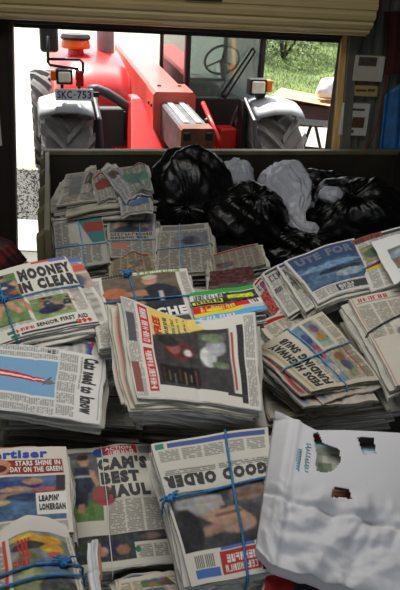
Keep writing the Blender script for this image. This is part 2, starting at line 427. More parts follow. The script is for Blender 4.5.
wallbox('yellowed_sign', 'yellowed strip sign between the white box and the notice', 'sign', 348, 85, 377, 97, .05, MT['yel'], -.085,
        [('lettering', .28, .35, .62, .55, mid), ('lettering', .66, .3, .9, .5, mid)])
wallbox('wall_notice', 'white printed notice sheet below the yellowed sign', 'notice', 344, 103, 366, 136, .06, MT['notice'], -.085,
        [('photo', .40, .42, .85, .75, brn), ('text_block', .1, .15, .8, .22, mid), ('text_block', .12, .42, .32, .7, mid), ('text_block', .1, .82, .5, .92, mid)])
wallbox('paper_notice', 'pale paper stuck on the wall left of the doorway', 'notice', -8, 103, 2, 146, .05, MT['notice'], -.07, [('text_block', .1, .2, .8, .3, mid)])
# orange cable hanging in a loop below the notice
def cable():
    pts = []
    for (x, y) in [(386, 60), (385, 85), (381, 105), (377, 125), (372, 139), (368, 143), (366, 150)]:
        s, z = dpt(x, y, -.05); pts.append((s, -.05, z))
    mb = MB(); mb.tube(pts, .006, 6); o = dobj(mb, 'cable', MT['cable'], smooth=True); tag(o, 'orange cable hanging in a loop on the dark wall', 'cable')
cable()
# hanging blue tarp at the far right, folded cloth surface
def drape(name, lab, cat, quad, off, mat, folds, amp, seed, th=.012):
    r = random.Random(seed); nu, nv = 26, 24
    P = [dpt(x, y, off) for x, y in quad]
    vs = []; ph = r.uniform(0, 6)
    for j in range(nv+1):
        for i in range(nu+1):
            u, v = i/nu, j/nv
            s = lerp(lerp(P[0][0], P[1][0], u), lerp(P[3][0], P[2][0], u), v); z = lerp(lerp(P[0][1], P[1][1], u), lerp(P[3][1], P[2][1], u), v)
            y = off - amp*(1+math.sin(u*folds*6.28+ph+v*1.4)+.5*math.sin(u*folds*11+v*5))*(.4+.6*v)
            vs.append((s, y, z))
    m = nu+1; fs = [(j*m+i, j*m+i+1, (j+1)*m+i+1, (j+1)*m+i) for j in range(nv) for i in range(nu)]
    o = mesh_obj(name, vs, fs, mat, smooth=True); o.location = tuple(D0); o.rotation_euler = (0, 0, DY)
    sm = o.modifiers.new('thick', 'SOLIDIFY'); sm.thickness = th
    tag(o, lab, cat); return o
drape('blue_tarp', 'blue plastic tarp hanging at the right wall above the bin', 'tarp', [(384, 95), (415, 70), (420, 190), (374, 185)], -.14, MT['tarp'], 2.6, .02, 4)
drape('red_cloth', 'dark red cloth hanging high at the right wall', 'cloth', [(384, 12), (412, 10), (412, 72), (386, 74)], -.14, MT['darkred'], 1.7, .02, 9)

# ------------------------------------------------------------------ trestle table outside
def trestle():
    Yt = 8.9; zt = .90
    a = ony(293, 108, Yt)
    e = empty('trestle_table', (a[0]+.55, Yt+.25, 0), R(-12)); tag(e, 'dark trestle table with black legs standing outside at the grass', 'table')
    MB().box((-.62, -.32, zt-.19), (.75, .35, zt-.02)).build('table_box', MT['bench'], e, bevel=.01)
    MB().box((-.66, -.36, zt-.02), (.8, .4, zt)).build('table_top', MT['bench'], e, bevel=.004)
    MB().box((-.64, -.335, zt-.25), (.77, -.30, zt-.17)).build('lower_rail', MT['plastic'], e, bevel=.004)
    for s in (-.2, .45):
        mb = MB(); mb.tube([(s-.18, -.2, 0), (s-.02, 0, zt-.2)], .022, 8); mb.build('leg', MT['black'], e)
        mb = MB(); mb.tube([(s+.2, .2, 0), (s-.02, 0, zt-.2)], .022, 8); mb.build('leg', MT['black'], e)
    mb = MB(); mb.tube([(-.4, -.1, .30), (.6, -.1, .30)], .02, 8); mb.build('stretcher', MT['black'], e)
    # board lying on top and white bag on it
    b = empty('cardboard_sheet', (a[0]+.50, Yt+.2, zt+.002), R(-14)); tag(b, 'large sheet of cardboard lying tilted on the trestle table', 'cardboard')
    mb = MB(); vs = []; n = 10
    for j in range(2):
        for i in range(n+1):
            t = i/n; vs.append((-.72+1.5*t, -.4 if j == 0 else .42, .012+.10*(1-t)**2))
    vs2 = [(x, y, z-.010) for x, y, z in vs]; m = n+1; fs = []
    for i in range(n):
        fs += [(i, i+1, m+i+1, m+i), (2*m+i+1, 2*m+i, 3*m+i, 3*m+i+1), (i+1, i, 2*m+i, 2*m+i+1), (m+i, m+i+1, 3*m+i+1, 3*m+i)]
    fs += [(0, m, 3*m, 2*m), (n, 2*m+n, 3*m+n, m+n)]
    mb.add(vs, fs); mb.add(vs2, []); mb.v = vs+vs2; mb.f = fs; mb.build('sheet', MT['cardboard'], b)
    r = random.Random(2); mb = MB(); mb.sphere((0, 0, .14), (.30, .22, .14), 28, 18)
    from mathutils import noise as _nz
    mb.v = [tuple(Vector((x, y, z-.14))*(1+.55*_nz.noise(Vector((x*5, y*5, z*6)))+.2*_nz.noise(Vector((x*12, y*12, z*12))))+Vector((0, 0, .14))) for x, y, z in mb.v]
    mb.v = [(x, y, max(0., z-.04*(x > .05))) for x, y, z in mb.v]
    o = mb.build('white_sack', M('sack_white', (.85, .85, .85), .7, bump=.4, bscale=12), smooth=True); o.location = (a[0]+.70, Yt+.22, zt+.035); o.scale = (1.15, 1.0, 1.35)
    tag(o, 'white sack lying on the cardboard on the trestle table', 'sack')
trestle()

# ------------------------------------------------------------------ red telehandler
VY = R(15.0); VEX = np.array([math.cos(VY), math.sin(VY), 0]); VEY = np.array([-math.sin(VY), math.cos(VY), 0])
_wl = atd(66, 128, 5.9); _wr = atd(268, 133, 6.40)
VO = (_wl+_wr)/2; VO[2] = 0
def veh(px, py, yl):
    p = onplane(px, py, VO+VEY*yl, VEY); return np.array([(p-VO) @ VEX, yl, p[2]])
XL = (_wl-VO) @ VEX; XR = (_wr-VO) @ VEX
tel = empty('telehandler', tuple(VO), VY)
tag(tel, 'red telescopic handler tractor with grey fenders parked outside the doorway', 'tractor')
def text_mesh(s, bold=0.0):
    cu = bpy.data.curves.new('txt', 'FONT'); cu.body = s; cu.offset = bold; cu.space_character = 1+bold*3.2; cu.space_word = 1.25; cu.resolution_u = 2
    ob = bpy.data.objects.new('txt', cu); COL.objects.link(ob)
    dg = bpy.context.evaluated_depsgraph_get(); dg.update()
    me = bpy.data.meshes.new_from_object(ob.evaluated_get(dg))
    bm = bmesh.new(); bm.from_mesh(me); bmesh.ops.triangulate(bm, faces=bm.faces)
    L = max(v.co.x for v in bm.verts)-min(v.co.x for v in bm.verts)
    for _ in range(2):
        es = [e for e in bm.edges if e.calc_length() > max(.25, L*.03)]
        if es: bmesh.ops.subdivide_edges(bm, edges=es, cuts=1, use_grid_fill=False)
    bmesh.ops.triangulate(bm, faces=bm.faces)
    v = np.array([tuple(p.co)[:2] for p in bm.verts]); f = [tuple(q.index for q in fa.verts) for fa in bm.faces]
    bm.free(); bpy.data.meshes.remove(me); bpy.data.objects.remove(ob); bpy.data.curves.remove(cu)
    mn = v.min(0); mx = v.max(0); v = (v-mn)/np.maximum(mx-mn, 1e-6)
    return v, f

# wheels
def wheel(x, y, r, w, seed):
    lugm = None
    prof = [(r*.52, -w/2+.02), (r*.60, -w/2), (r*.86, -w/2), (r*.925, -w/2+.03), (r*.935, 0), (r*.925, w/2-.03), (r*.86, w/2), (r*.60, w/2), (r*.52, w/2-.02)]
    mb = MB(); mb.lathe(prof, 0, 48); t = mb.build('tyre', MT['rubber'], tel, auto=40); t.location = (x, y, r)
    mb = MB(); mb.lathe([(.08, -w*.34), (r*.50, -w*.30), (r*.54, -w/2+.01), (r*.54, w/2-.01), (r*.50, w*.30), (.08, w*.34)], 0, 32); c = mb.build('rim', MT['wheelred'], tel, auto=40); c.location = (x, y, r)
    n = 15
    for side in (-1, 1):
        me = None
        for k in range(n):
            if me is None:
                mb = MB(); rows = []
                for i in range(5):
                    s = i/4; xx = side*(w*.52-(w*.56)*s); a = (s-.5)*R(30)-R(2); rr = r*.93 if i else r*.89
                    th = R(5.2-1.2*s)
                    for (da, dr) in ((-th, -.01), (-th*.7, .052*r/.6), (th*.7, .052*r/.6), (th, -.01)):
                        q = a+da; R_ = rr+dr; rows.append((xx, -R_*math.sin(q)*1.0, R_*math.cos(q)))
                fs = []
                for i in range(4):
                    for q in range(3): fs.append((i*4+q, i*4+q+1, (i+1)*4+q+1, (i+1)*4+q))
                fs += [(0, 1, 2, 3), (16, 19, 18, 17)]
                o = mb.add(rows, fs).build('tread_lug', MT['rubber'], t); me = o.data
            else:
                o = bpy.data.objects.new('tread_lug', me); COL.objects.link(o); o.parent = t
            o.rotation_euler = (2*math.pi*(k+(.5 if side > 0 else 0))/n, 0, 0)
RW, TW = .60, .44
wheel(XL, 0, RW, TW, 1); wheel(XR, 0, RW, TW, 2)
wheel(XL-.06, 2.75, RW, TW, 3); wheel(XR, 2.75, RW, TW, 4)
# front fenders: shells over the tyre top
for x in (XL, XR):
    mb = MB(); n = 14; rows = []
    for i in range(n+1):
        q = R(-30)+R(100)*i/n
        for (dx, dr) in ((-TW*.55, .0), (-TW*.50, .045), (-TW*.2, .085), (TW*.2, .085), (TW*.50, .045), (TW*.55, .0)):
            rr = RW+.035+dr; rows.append((x+dx, rr*math.sin(q), RW+rr*math.cos(q)))
    fs = [(i*6+k, i*6+k+1, (i+1)*6+k+1, (i+1)*6+k) for i in range(n) for k in range(5)]
    o = mb.add(rows, fs).build('fender', MT['plastic'], tel, smooth=True)
    sm = o.modifiers.new('thick', 'SOLIDIFY'); sm.thickness = .02
    sx = -1 if x == XL else 1
    mb = MB(); mb.box((x-sx*TW*.62-.02, -.05, .5), (x-sx*TW*.62+.02, .12, 1.28)); mb.tube([(x-sx*TW*.62, -.45, .35), (x-sx*TW*.62, -.55, .75), (x-sx*TW*.62, -.35, 1.15), (x-sx*TW*.6, 0, 1.29)], .022, 8)
    mb.build('fender_stay', MT['black'], tel)
mb = MB(); mb.tube([(XL, 0, RW), (XR, 0, RW)], .13, 12); mb.box((-.35, -.2, .4), (.35, .4, .8)); mb.build('front_axle', MT['dgrey'], tel)
# chassis
mb = MB(); mb.box((XL+.45, .25, .45), (XR-.4, 3.5, .78)); mb.build('chassis', MT['red'], tel, bevel=.02)
# hood / engine body left of the boom : lofted sections (x along px, y local)
h0 = veh(60, 112, .55); h1 = veh(133, 112, .55); 
def loft(secs, name, mat, **k):
    n = len(secs[0]); vs = [tuple(p) for s in secs for p in s]
    fs = [(i*n+j, i*n+(j+1) % n, (i+1)*n+(j+1) % n, (i+1)*n+j) for i in range(len(secs)-1) for j in range(n)]
    fs += [tuple(range(n))[::-1], tuple(range((len(secs)-1)*n, len(secs)*n))]
    return MB().add(vs, fs).build(name, mat, tel, **k)
def hood():
    secs = []
    for (yl, xa, xb, ztop, zbot) in [(.50, h0[0]+.05, h1[0]-.02, 1.20, .80), (.58, h0[0], h1[0]+.0, 1.36, .80), (.85, h0[0]-.02, h1[0]+.02, 1.50, .80), (1.6, h0[0]-.02, h1[0]+.04, 1.58, .80), (2.7, h0[0]-.02, h1[0]+.05, 1.60, .80)]:
        c = .12
        secs.append([(xa, yl, zbot), (xa, yl, ztop-c*1.6), (xa+c*.5, yl, ztop-c*.5), (xa+c*1.6, yl, ztop), (xb-c*1.3, yl, ztop), (xb-c*.4, yl, ztop-c*.4), (xb, yl, ztop-c*1.3), (xb, yl, zbot)])
    loft(secs, 'hood', MT['red'], auto=50)
hood()
# grey lower side box with step, between wheel and boom
a = veh(96, 108, .35); b = veh(131, 152, .35)
mb = MB(); mb.box((a[0], .35, .45), (b[0], .95, a[2])); mb.build('side_box', MT['dgrey'], tel, bevel=.03, seg=3)
a2 = veh(124, 112, .30); b2 = veh(131, 140, .30); mb = MB(); mb.box((a2[0], .28, b2[2]), (b2[0], .36, a2[2])); mb.build('step_grille', MT['black'], tel, bevel=.01)
# grey intake hose
pts = [veh(x, y, .30) for x, y in [(88, 90), (97, 89), (107, 93), (118, 100), (129, 108), (131, 118)]]
mb = MB(); mb.tube(pts, .045, 12); mb.build('hose', MT['dgrey'], tel, smooth=True)
# red frame rail below boom
q = [veh(131, 98, .2), veh(141, 98, .2), veh(170, 158, -.3), veh(131, 158, -.3)]
mb = MB(); mb.add([tuple(p) for p in q]+[(p[0], p[1]+.25, p[2]) for p in q], [(0,1,2,3),(7,6,5,4),(0,4,5,1),(1,5,6,2),(2,6,7,3),(3,7,4,0)]); mb.build('boom_cradle', MT['red'], tel, bevel=.012)
# boom: outer section (front end face at y=-.35) rising to the rear, inner section sliding out
fTL = veh(157, 95, -.05); fTR = veh(192, 93, -.05); fBL = veh(155, 143, -.05); fBR = veh(189, 141, -.05)
wB = fTR[0]-fTL[0]; hB = fTL[2]-fBL[2]; xm = (fTL[0]+fTR[0])/2
rT = veh(131, 43, 3.1); zr = rT[2]; 
yr = 3.1
def bsec(yl, w, h, top, c=.025):
    return [(xm-w/2+c, yl, top-h), (xm+w/2-c, yl, top-h), (xm+w/2, yl, top-h+c), (xm+w/2, yl, top-c), (xm+w/2-c, yl, top), (xm-w/2+c, yl, top), (xm-w/2, yl, top-c), (xm-w/2, yl, top-h+c)]
def topz(yl): return lerp(fTL[2], zr, (yl+.05)/(yr+.05))
loft([bsec(y_, wB, hB, topz(y_)) for y_ in (-.05, yr)], 'boom_outer', MT['redpale'])
loft([bsec(y_, wB+.07, hB+.05, topz(y_)+.03) for y_ in (-.06, .30)], 'boom_collar', MT['redpale'])
def bsec2(yl, w, h, dz): return bsec(yl, w, h, topz(yl)-dz, .015)
yf = -1.0
loft([bsec2(y_, wB-.07, hB-.13, .065) for y_ in (yf+.12, 1.0)], 'boom_inner', MT['grease'])
loft([bsec2(y_, wB-.05, hB-.11, .055) for y_ in (yf, yf+.16)], 'boom_nose', MT['rust'])
for s in (-.28, .28):
    mb = MB(); zz = topz(yf)-.055; mb.box((xm+s*wB-.03, yf-.02, zz-.09), (xm+s*wB+.03, yf+.02, zz-.03)); mb.build('nose_pin', MT['black'], tel, bevel=.008)
for s in (.2, .62):
    mb = MB(); z1 = topz(-.05)-.06; z2 = topz(yf+.2)-.062
    x0 = xm-(wB-.07)/2+(wB-.07)*s; mb.hexa([(x0, yf+.2, z2-.002), (x0+.05, yf+.2, z2-.002), (x0+.05, -.06, z1-.004), (x0, -.06, z1-.004), (x0, yf+.2, z2+.006), (x0+.05, yf+.2, z2+.006), (x0+.05, -.06, z1+.004), (x0, -.06, z1+.004)])
    mb.build('wear_strip', MT['plastic'], tel)
for (dy, dz) in ((.03, .10), (.18, .10), (.03, .30), (.18, .30)):
    mb = MB(); mb.lathe([(.018, -.012), (.018, .0), (.010, .004)], 0, 8, (xm-(wB+.07)/2-.002, dy-.02, topz(0)-dz)); mb.build('bolt', MT['rust'], tel)
for s in (-.3, .3):
    mb = MB(); mb.lathe([(.02, 0), (.02, .012)], 2, 8, (xm+s*wB, .2, topz(.2)+.03)); mb.build('bolt', MT['rust'], tel)
# tilt cylinder right of boom
mb = MB(); c0 = veh(203, 103, .1); c1 = veh(219, 140, -.4); mb.tube([c0, c1], .022, 10); mb.build('lift_cylinder', MT['red'], tel, smooth=True)
mb = MB(); mb.sphere(veh(207, 121, -.1), .03, 10, 7); mb.build('cylinder_pin', MT['dgrey'], tel)
# red chassis plate low right of boom
a = veh(221, 129, .12); b = veh(236, 160, .12); mb = MB(); mb.box((a[0], .12, b[2]), (b[0], .35, a[2])); mb.build('front_plate', MT['red'], tel, bevel=.02)

# cab
yF = .55; yB = 1.9
A = veh(184, 100, yF); zbotglass = veh(220, 97, yF)[2]; xA = A[0]; xB = veh(262, 100, yF)[0]
ztopc = veh(220, 22, yF)[2] + .12
pw = .055
def pil(x0, x1, y0, y1, z0, z1, name='cab_pillar'): return MB().box((x0, y0, z0), (x1, y1, z1)).build(name, MT['black'], tel, bevel=.012)
pil(xA, xA+pw, yF, yF+.07, .75, ztopc); pil(xB-pw, xB, yF, yF+.07, .75, ztopc)
pil(xA, xA+pw, yB, yB+.07, .75, ztopc); pil(xB-pw, xB, yB, yB+.07, .75, ztopc)
MB().box((xA-.03, yF-.06, ztopc), (xB+.03, yB+.1, ztopc+.09)).build('cab_roof', MT['dgrey'], tel, bevel=.03)
MB().box((xA+pw, yF+.01, .62), (xB-pw, yF+.06, zbotglass-.02)).build('front_panel', MT['cabin'], tel, bevel=.01)
MB().box((xA+.005, yF+.07, .62), (xA+.04, yB, zbotglass-.1)).build('side_panel', MT['cabin'], tel, bevel=.01)
MB().box((xB-.04, yF+.07, .62), (xB-.005, yB, zbotglass-.1)).build('side_panel', MT['cabin'], tel, bevel=.01)
MB().box((xA+.04, yB, .62), (xB-.04, yB+.05, zbotglass+.02)).build('rear_panel', MT['cabin'], tel, bevel=.01)
MB().box((xA+pw, yF+.03, zbotglass-.02), (xB-pw, yF+.042, ztopc)).build('windscreen', MT['glass'], tel)
MB().box((xA+.02, yF+.07, zbotglass-.1), (xA+.03, yB, ztopc)).build('side_window', MT['glass'], tel)
MB().box((xB-.03, yF+.07, zbotglass-.1), (xB-.02, yB, ztopc)).build('side_window', MT['glass'], tel)
MB().box((xA+pw, yB+.02, zbotglass+.02), (xB-pw, yB+.03, ztopc)).build('rear_window', MT['glass'], tel)
MB().box((xA+pw, yF+.08, zbotglass-.14), (xB-pw, yF+.42, zbotglass-.05)).build('dashboard', MT['dgrey'], tel, bevel=.03)
# steering wheel and seat
sc = veh(222, 60, yF+.55); rot = Matrix.Rotation(R(-55), 3, 'X')
mb = MB(); rr = .19; mb.tube([tuple(Vector(sc)+rot @ Vector((rr*math.cos(q*math.pi/12), rr*math.sin(q*math.pi/12), 0))) for q in range(24)], .014, 8, True)
for k in range(3):
    q = 2*math.pi*k/3+.5; mb.tube([tuple(sc), tuple(Vector(sc)+rot @ Vector((rr*math.cos(q), rr*math.sin(q), 0)))], .010, 6)
mb.tube([tuple(sc), (sc[0], sc[1]-.25, sc[2]-.4)], .03, 8); mb.build('steering_wheel', MT['black'], tel, smooth=True)
xs = (xA+xB)/2
mb = MB(); mb.box((xs-.24, 1.2, zbotglass-.35), (xs+.24, 1.65, zbotglass-.2)); mb.box((xs-.23, 1.6, zbotglass-.3), (xs+.23, 1.74, zbotglass+.05)); mb.build('driver_seat', MT['dgrey'], tel, bevel=.05, seg=3)
# papers on the dashboard
MB().box((xA+.12, yF+.1, zbotglass-.05), (xA+.42, yF+.32, zbotglass-.04)).build('dash_paper', MT['notice'], tel)
# wiper: two parallel arms with blade
w0 = veh(221, 95, yF-.03); w1 = veh(253, 48, yF-.03); w2 = veh(226, 97, yF-.03); w3 = veh(255, 52, yF-.03)
mb = MB(); mb.tube([w0, w1], .011, 6); mb.tube([w2, w3], .011, 6); mb.tube([w1, w3], .009, 6); mb.tube([w0, w2], .02, 6); mb.build('wiper', MT['black'], tel)
# right headlamp pod
def lamp(px0, py0, px1, py1, yl, amber_left, nm='headlamp'):
    a = veh(px0, py0, yl); b = veh(px1, py1, yl); x0, x1 = a[0], b[0]; z0, z1 = b[2], a[2]
    xa, xb = (x0, x0+(x1-x0)*.26) if amber_left else (x0+(x1-x0)*.74, x1)
    lx0, lx1 = (xb, x1) if amber_left else (x0, xa)
    h = MB().box((lx0, yl, z0), (lx1, yl+.12, z1)).build(nm, MT['black'], tel, bevel=.012)
    MB().box((lx0+.018, yl-.012, z0+.02), (lx1-.018, yl+.02, z1-.02)).build('lens', MT['lens'], h, bevel=.012)
    am = MB().box((xa, yl+.0, z0+.03), (xb, yl+.10, z1-.01)).build('indicator', MT['amber'], tel, bevel=.012, seg=3)
    return h
lamp(50, 69, 73, 85, -.28, True); lamp(251, 79, 272, 96, -.1, False)
a = veh(258, 97, -.05); b = veh(264, 112, -.05); MB().box((a[0], -.05, b[2]-.15), (b[0], .05, a[2]+.02)).build('lamp_bracket', MT['black'], tel, bevel=.008)
# left tail block with red reflectors
a = veh(75.5, 71, -.25); b = veh(84, 87, -.25); tb = MB().box((a[0], -.25, b[2]), (b[0], -.18, a[2])).build('marker_light', MT['black'], tel, bevel=.01)
for py in (76, 82):
    c = veh(79.5, py, -.262); MB().lathe([(.03, -.012), (.03, .012), (.02, .016)], 1, 14, tuple(c)).build('reflector', MT['redlens'], tb)
# licence plate with raised characters
a = veh(55, 88.5, -.30); b = veh(93.5, 101, -.30)
pl = MB().box((a[0], -.30, b[2]), (b[0], -.285, a[2])).build('licence_plate', MT['plate'], tel, bevel=.006)
MB().box((a[0], -.283, (a[2]+b[2])/2-.02), (b[0]+.05, -.25, (a[2]+b[2])/2+.02)).build('plate_bracket', MT['black'], tel)
def flat_text(s, x0, x1, z0, z1, y, parent, mat, bold=0.02, name='lettering'):
    v, f = text_mesh(s, bold); vs = [(x0+(x1-x0)*p[0], y, z0+(z1-z0)*p[1]) for p in v]
    return mesh_obj(name, vs, f, mat, parent)
Wp = b[0]-a[0]; Hp = a[2]-b[2]
flat_text('SKC', a[0]+Wp*.05, a[0]+Wp*.44, b[2]+Hp*.18, a[2]-Hp*.16, -.302, pl, MT['inkb'], .03)
flat_text('753', a[0]+Wp*.57, a[0]+Wp*.95, b[2]+Hp*.18, a[2]-Hp*.16, -.302, pl, MT['inkb'], .03)
flat_text('-', a[0]+Wp*.475, a[0]+Wp*.535, b[2]+Hp*.44, b[2]+Hp*.54, -.302, pl, MT['inkb'], .03)
# mirror on its bent arm
a = veh(39, 24, -.15); b = veh(59, 53, -.15)
MB().box((a[0], -.15, b[2]), (b[0], -.06, a[2])).build('mirror', MT['dgrey'], tel, bevel=.03, seg=3)
mb = MB(); mb.tube([veh(x, y, -.2) for x, y in [(48, 36), (48, 62), (50, 65), (78, 69), (79, 74)]], .012, 8)
mb.tube([veh(x, y, -.2) for x, y in [(48, 59), (80, 59.5), (83, 63), (83, 73)]], .012, 8)
mb.tube([veh(79, 74, -.2), veh(79, 95, -.2)], .014, 8); mb.tube([veh(62, 84, -.2), veh(62, 92, -.2)], .014, 8)
mb.build('mirror_arm', MT['black'], tel, smooth=True)
# beacon, air cleaner and exhaust on the hood
c = veh(76, 54, 1.3); c2 = veh(76, 34, 1.3); hb = c2[2]-c[2]; cx, cz = c[0], c[2]-.03
MB().lathe([(.09, cz), (.08, cz+hb*.45)], 2, 20, (cx, 1.3, 0)).build('beacon_base', MT['red'], tel, auto=40)
MB().lathe([(.145, cz+hb*.45), (.155, cz+hb*.55), (.14, cz+hb*.85), (.13, cz+hb*.9)], 2, 24, (cx, 1.3, 0)).build('beacon_lens', MT['amber'], tel, auto=40)
MB().lathe([(.15, cz+hb*.9), (.16, cz+hb), (.14, cz+hb*1.15), (.05, cz+hb*1.2)], 2, 24, (cx, 1.3, 0)).build('beacon_cap', MT['black'], tel, auto=40)
a = veh(97, 53, 1.5); b = veh(114, 24, 1.5)
MB().lathe([((b[0]-a[0])/2, a[2]-.05), ((b[0]-a[0])/2, b[2]+.2)], 2, 24, ((a[0]+b[0])/2, 1.5, 0)).build('exhaust', MT['plastic'], tel, auto=40)
# rear frame and far rear body
MB().box((xm-.25, 2.9, .75), (xm+.25, 3.6, zr-.75)).build('rear_tower', MT['red'], tel, bevel=.03)

# ------------------------------------------------------------------ steel bin in the doorway
BY = R(13.2); BEX = np.array([math.cos(BY), math.sin(BY), 0]); BEY = np.array([-math.sin(BY), math.cos(BY), 0])
BFL = atd(46, 150, 4.62); RIM = BFL[2]; BW, BD = 2.75, 1.70
binE = empty('steel_bin', (BFL[0], BFL[1], 0), BY)
tag(binE, 'large olive steel bin holding newspapers and black bags in the doorway', 'bin')
z0 = .42; NEARZ = .70
MB().box((0, -.03, z0), (BW, 0, RIM-.03)).build('back_wall', MT['bin'], binE)
MB().hexa([(-.004, -BD, z0), (.022, -BD, z0), (.022, 0, z0), (-.004, 0, z0), (-.004, -BD, RIM), (.022, -BD, RIM), (.022, 0, RIM), (-.004, 0, RIM)]).build('side_wall', MT['binrib'], binE)
MB().box((BW-.03, -BD, z0), (BW, 0, RIM)).build('side_wall', MT['bin'], binE)
MB().box((.022, -BD, z0), (BW-.03, -BD+.03, NEARZ)).build('front_wall', MT['bin'], binE)
MB().box((0, -BD, z0-.03), (BW, 0, z0)).build('bin_floor', MT['bin'], binE)
MB().box((-.02, -.045, RIM-.03), (BW+.02, .03, RIM+.005)).build('rim', MT['binrib'], binE, bevel=.008)
for k in range(5):
    yy = -.06 - (BD-.12)*k/4
    MB().prism([(-.045, z0), (-.004, z0), (-.004, RIM-.02), (-.045, RIM-.05)], 1, yy-.035, yy+.035).build('stiffener_rib', MT['binrib'], binE, bevel=.006)
for k in range(4):
    xx = .15 + (BW-.3)*k/3
    MB().box((xx-.06, -.04, 0), (xx+.06, -BD+.04, z0-.03)).build('skid', MT['bin'], binE)

# ------------------------------------------------------------------ newspaper printing
class Cv:
    def __init__(s, w=110, h=150, base=(.80, .785, .75), seed=0):
        s.w, s.h = w, h; s.r = np.random.RandomState(seed)
        s.a = np.ones((h+1, w+1, 3))*np.array(base); s.U, s.V = np.meshgrid(np.linspace(0, 1, w+1), np.linspace(0, 1, h+1))
        s.base = np.array(base)
    def put(s, m, c, al=1.): s.a[m] = s.a[m]*(1-al)+np.array(c)*al; return s
    def rect(s, u0, v0, u1, v1, c, al=1.): return s.put((s.U >= u0) & (s.U <= u1) & (s.V >= v0) & (s.V <= v1), c, al)
    def ell(s, cu, cv, ru, rv, c, rot=0., al=1.):
        x = (s.U-cu); y = (s.V-cv)*s.h/s.w; q = math.radians(rot); X = x*math.cos(q)+y*math.sin(q); Y = -x*math.sin(q)+y*math.cos(q)
        return s.put((X/ru)**2+(Y/(rv*s.h/s.w))**2 <= 1, c, al)
    def poly(s, pts, c, al=1.):
        m = np.zeros(s.U.shape, bool); n = len(pts)
        for i in range(n):
            (x0, y0), (x1, y1) = pts[i], pts[(i+1) % n]
            if y0 == y1: continue
            m ^= ((s.V >= min(y0, y1)) & (s.V < max(y0, y1)) & (s.U < (x1-x0)*(s.V-y0)/(y1-y0)+x0))
        return s.put(m, c, al)
    def noise(s, u0, v0, u1, v1, amp=.12, cell=4):
        h, w = s.U.shape; g = s.r.uniform(-1, 1, (h//cell+2, w//cell+2)); n = np.kron(g, np.ones((cell, cell)))[:h, :w]
        g2 = s.r.uniform(-1, 1, (h, w)); m = (s.U >= u0) & (s.U <= u1) & (s.V >= v0) & (s.V <= v1)
        s.a[m] = np.clip(s.a[m]+amp*(n*.7+g2*.5)[m][:, None], .03, .97); return s
    def cols(s, u0, v0, u1, v1, n=3, ink=.5, pitch=2, gap=.02, across=False):
        h, w = s.U.shape; cw = (u1-u0)/n
        words = s.r.uniform(0, 1, (h, w//2+2)).repeat(2, 1)[:, :w]
        rows = (np.arange(h) % pitch == 0)[:, None] if not across else (np.arange(w) % pitch == 0)[None, :]
        for k in range(n):
            a, b = u0+k*cw+gap/2, u0+(k+1)*cw-gap/2
            m = (s.U >= a) & (s.U <= b) & (s.V >= v0) & (s.V <= v1) & rows & (words > .15)
            s.a[m] = s.a[m]*(1-.60*(1-ink))
            m2 = (s.U >= a) & (s.U <= b) & (s.V >= v0) & (s.V <= v1) & ~np.broadcast_to(rows, s.U.shape)
            s.a[m2] = s.a[m2]*.90
        return s
    def marks(s, u0, v0, u1, v1, c, n=8):          # unreadable lettering: letter-like strokes in a row
        w = (u1-u0)/n
        for i in range(n):
            a = u0+w*i+w*.12; b = u0+w*(i+1)-w*.14; t = (b-a)*.36
            s.rect(a, v0, a+t, v1, c)
            if s.r.rand() > .3: s.rect(b-t, v0, b, v1, c)
            for q in (0, .44, .82):
                if s.r.rand() > .45: s.rect(a, v0+(v1-v0)*q, b, v0+(v1-v0)*(q+.18), c)
        return s
    def photo(s, u0, v0, u1, v1, bgc, blobs, nz=.08):
        s.rect(u0, v0, u1, v1, bgc); keep = s.a.copy()
        for b in blobs:
            s.ell(u0+(u1-u0)*b[0], v0+(v1-v0)*b[1], (u1-u0)*b[2], (v1-v0)*b[3], b[4], b[5] if len(b) > 5 else 0)
        m = (s.U >= u0) & (s.U <= u1) & (s.V >= v0) & (s.V <= v1); keep[m] = s.a[m]; s.a = keep
        s.grain(u0, v0, u1, v1, nz); return s
    def grain(s, u0, v0, u1, v1, nz=.08):
        # photographic texture: colour blotches at several sizes, softened edges
        m = (s.U >= u0) & (s.U <= u1) & (s.V >= v0) & (s.V <= v1); h, w = s.U.shape
        j = np.where(m.any(1))[0]; i = np.where(m.any(0))[0]
        if len(j) < 3 or len(i) < 3: return s
        b = s.a[j[0]:j[-1]+1, i[0]:i[-1]+1].copy(); hh, ww = b.shape[:2]
        for cell, am in ((9, 1.0), (5, .9), (2, .8), (1, .5)):
            g = s.r.uniform(-1, 1, (hh//cell+3, ww//cell+3, 1)) + .35*s.r.uniform(-1, 1, (hh//cell+3, ww//cell+3, 3))
            b = b + nz*am*np.kron(g, np.ones((cell, cell, 1)))[:hh, :ww]*(.35+.65*b)
        for _ in range(2):
            p = np.pad(b, ((1, 1), (1, 1), (0, 0)), 'edge'); b = (p[1:-1, 1:-1]*2+p[:-2, 1:-1]+p[2:, 1:-1]+p[1:-1, :-2]+p[1:-1, 2:])/6
        g = b.mean(2, keepdims=True); b = g+(b-g)*.82
        s.a[j[0]:j[-1]+1, i[0]:i[-1]+1] = np.clip(b, .05, .95); return s
    def player(s, cu, cv, hgt, jersey=(.14, .17, .27), shorts=(.15, .16, .22), lean=0., face=1, skin=(.70, .51, .40), hair=(.25, .18, .13)):
        # a sportsman: head, trunk, reaching arms, running legs; hgt in v units
        k = hgt; ku = hgt*s.h/s.w
        def q(x, y): return (cu+ku*(face*x+lean*(1-y))*.9, cv+k*y)
        s.poly([q(-.10, .48), (q(.02, .50)), q(-.06, .74), q(-.16, .98), q(-.24, .97), q(-.14, .72)], skin); s.poly([q(.0, .48), q(.12, .48), q(.20, .72), q(.30, .92), q(.24, .97), q(.10, .74)], skin)
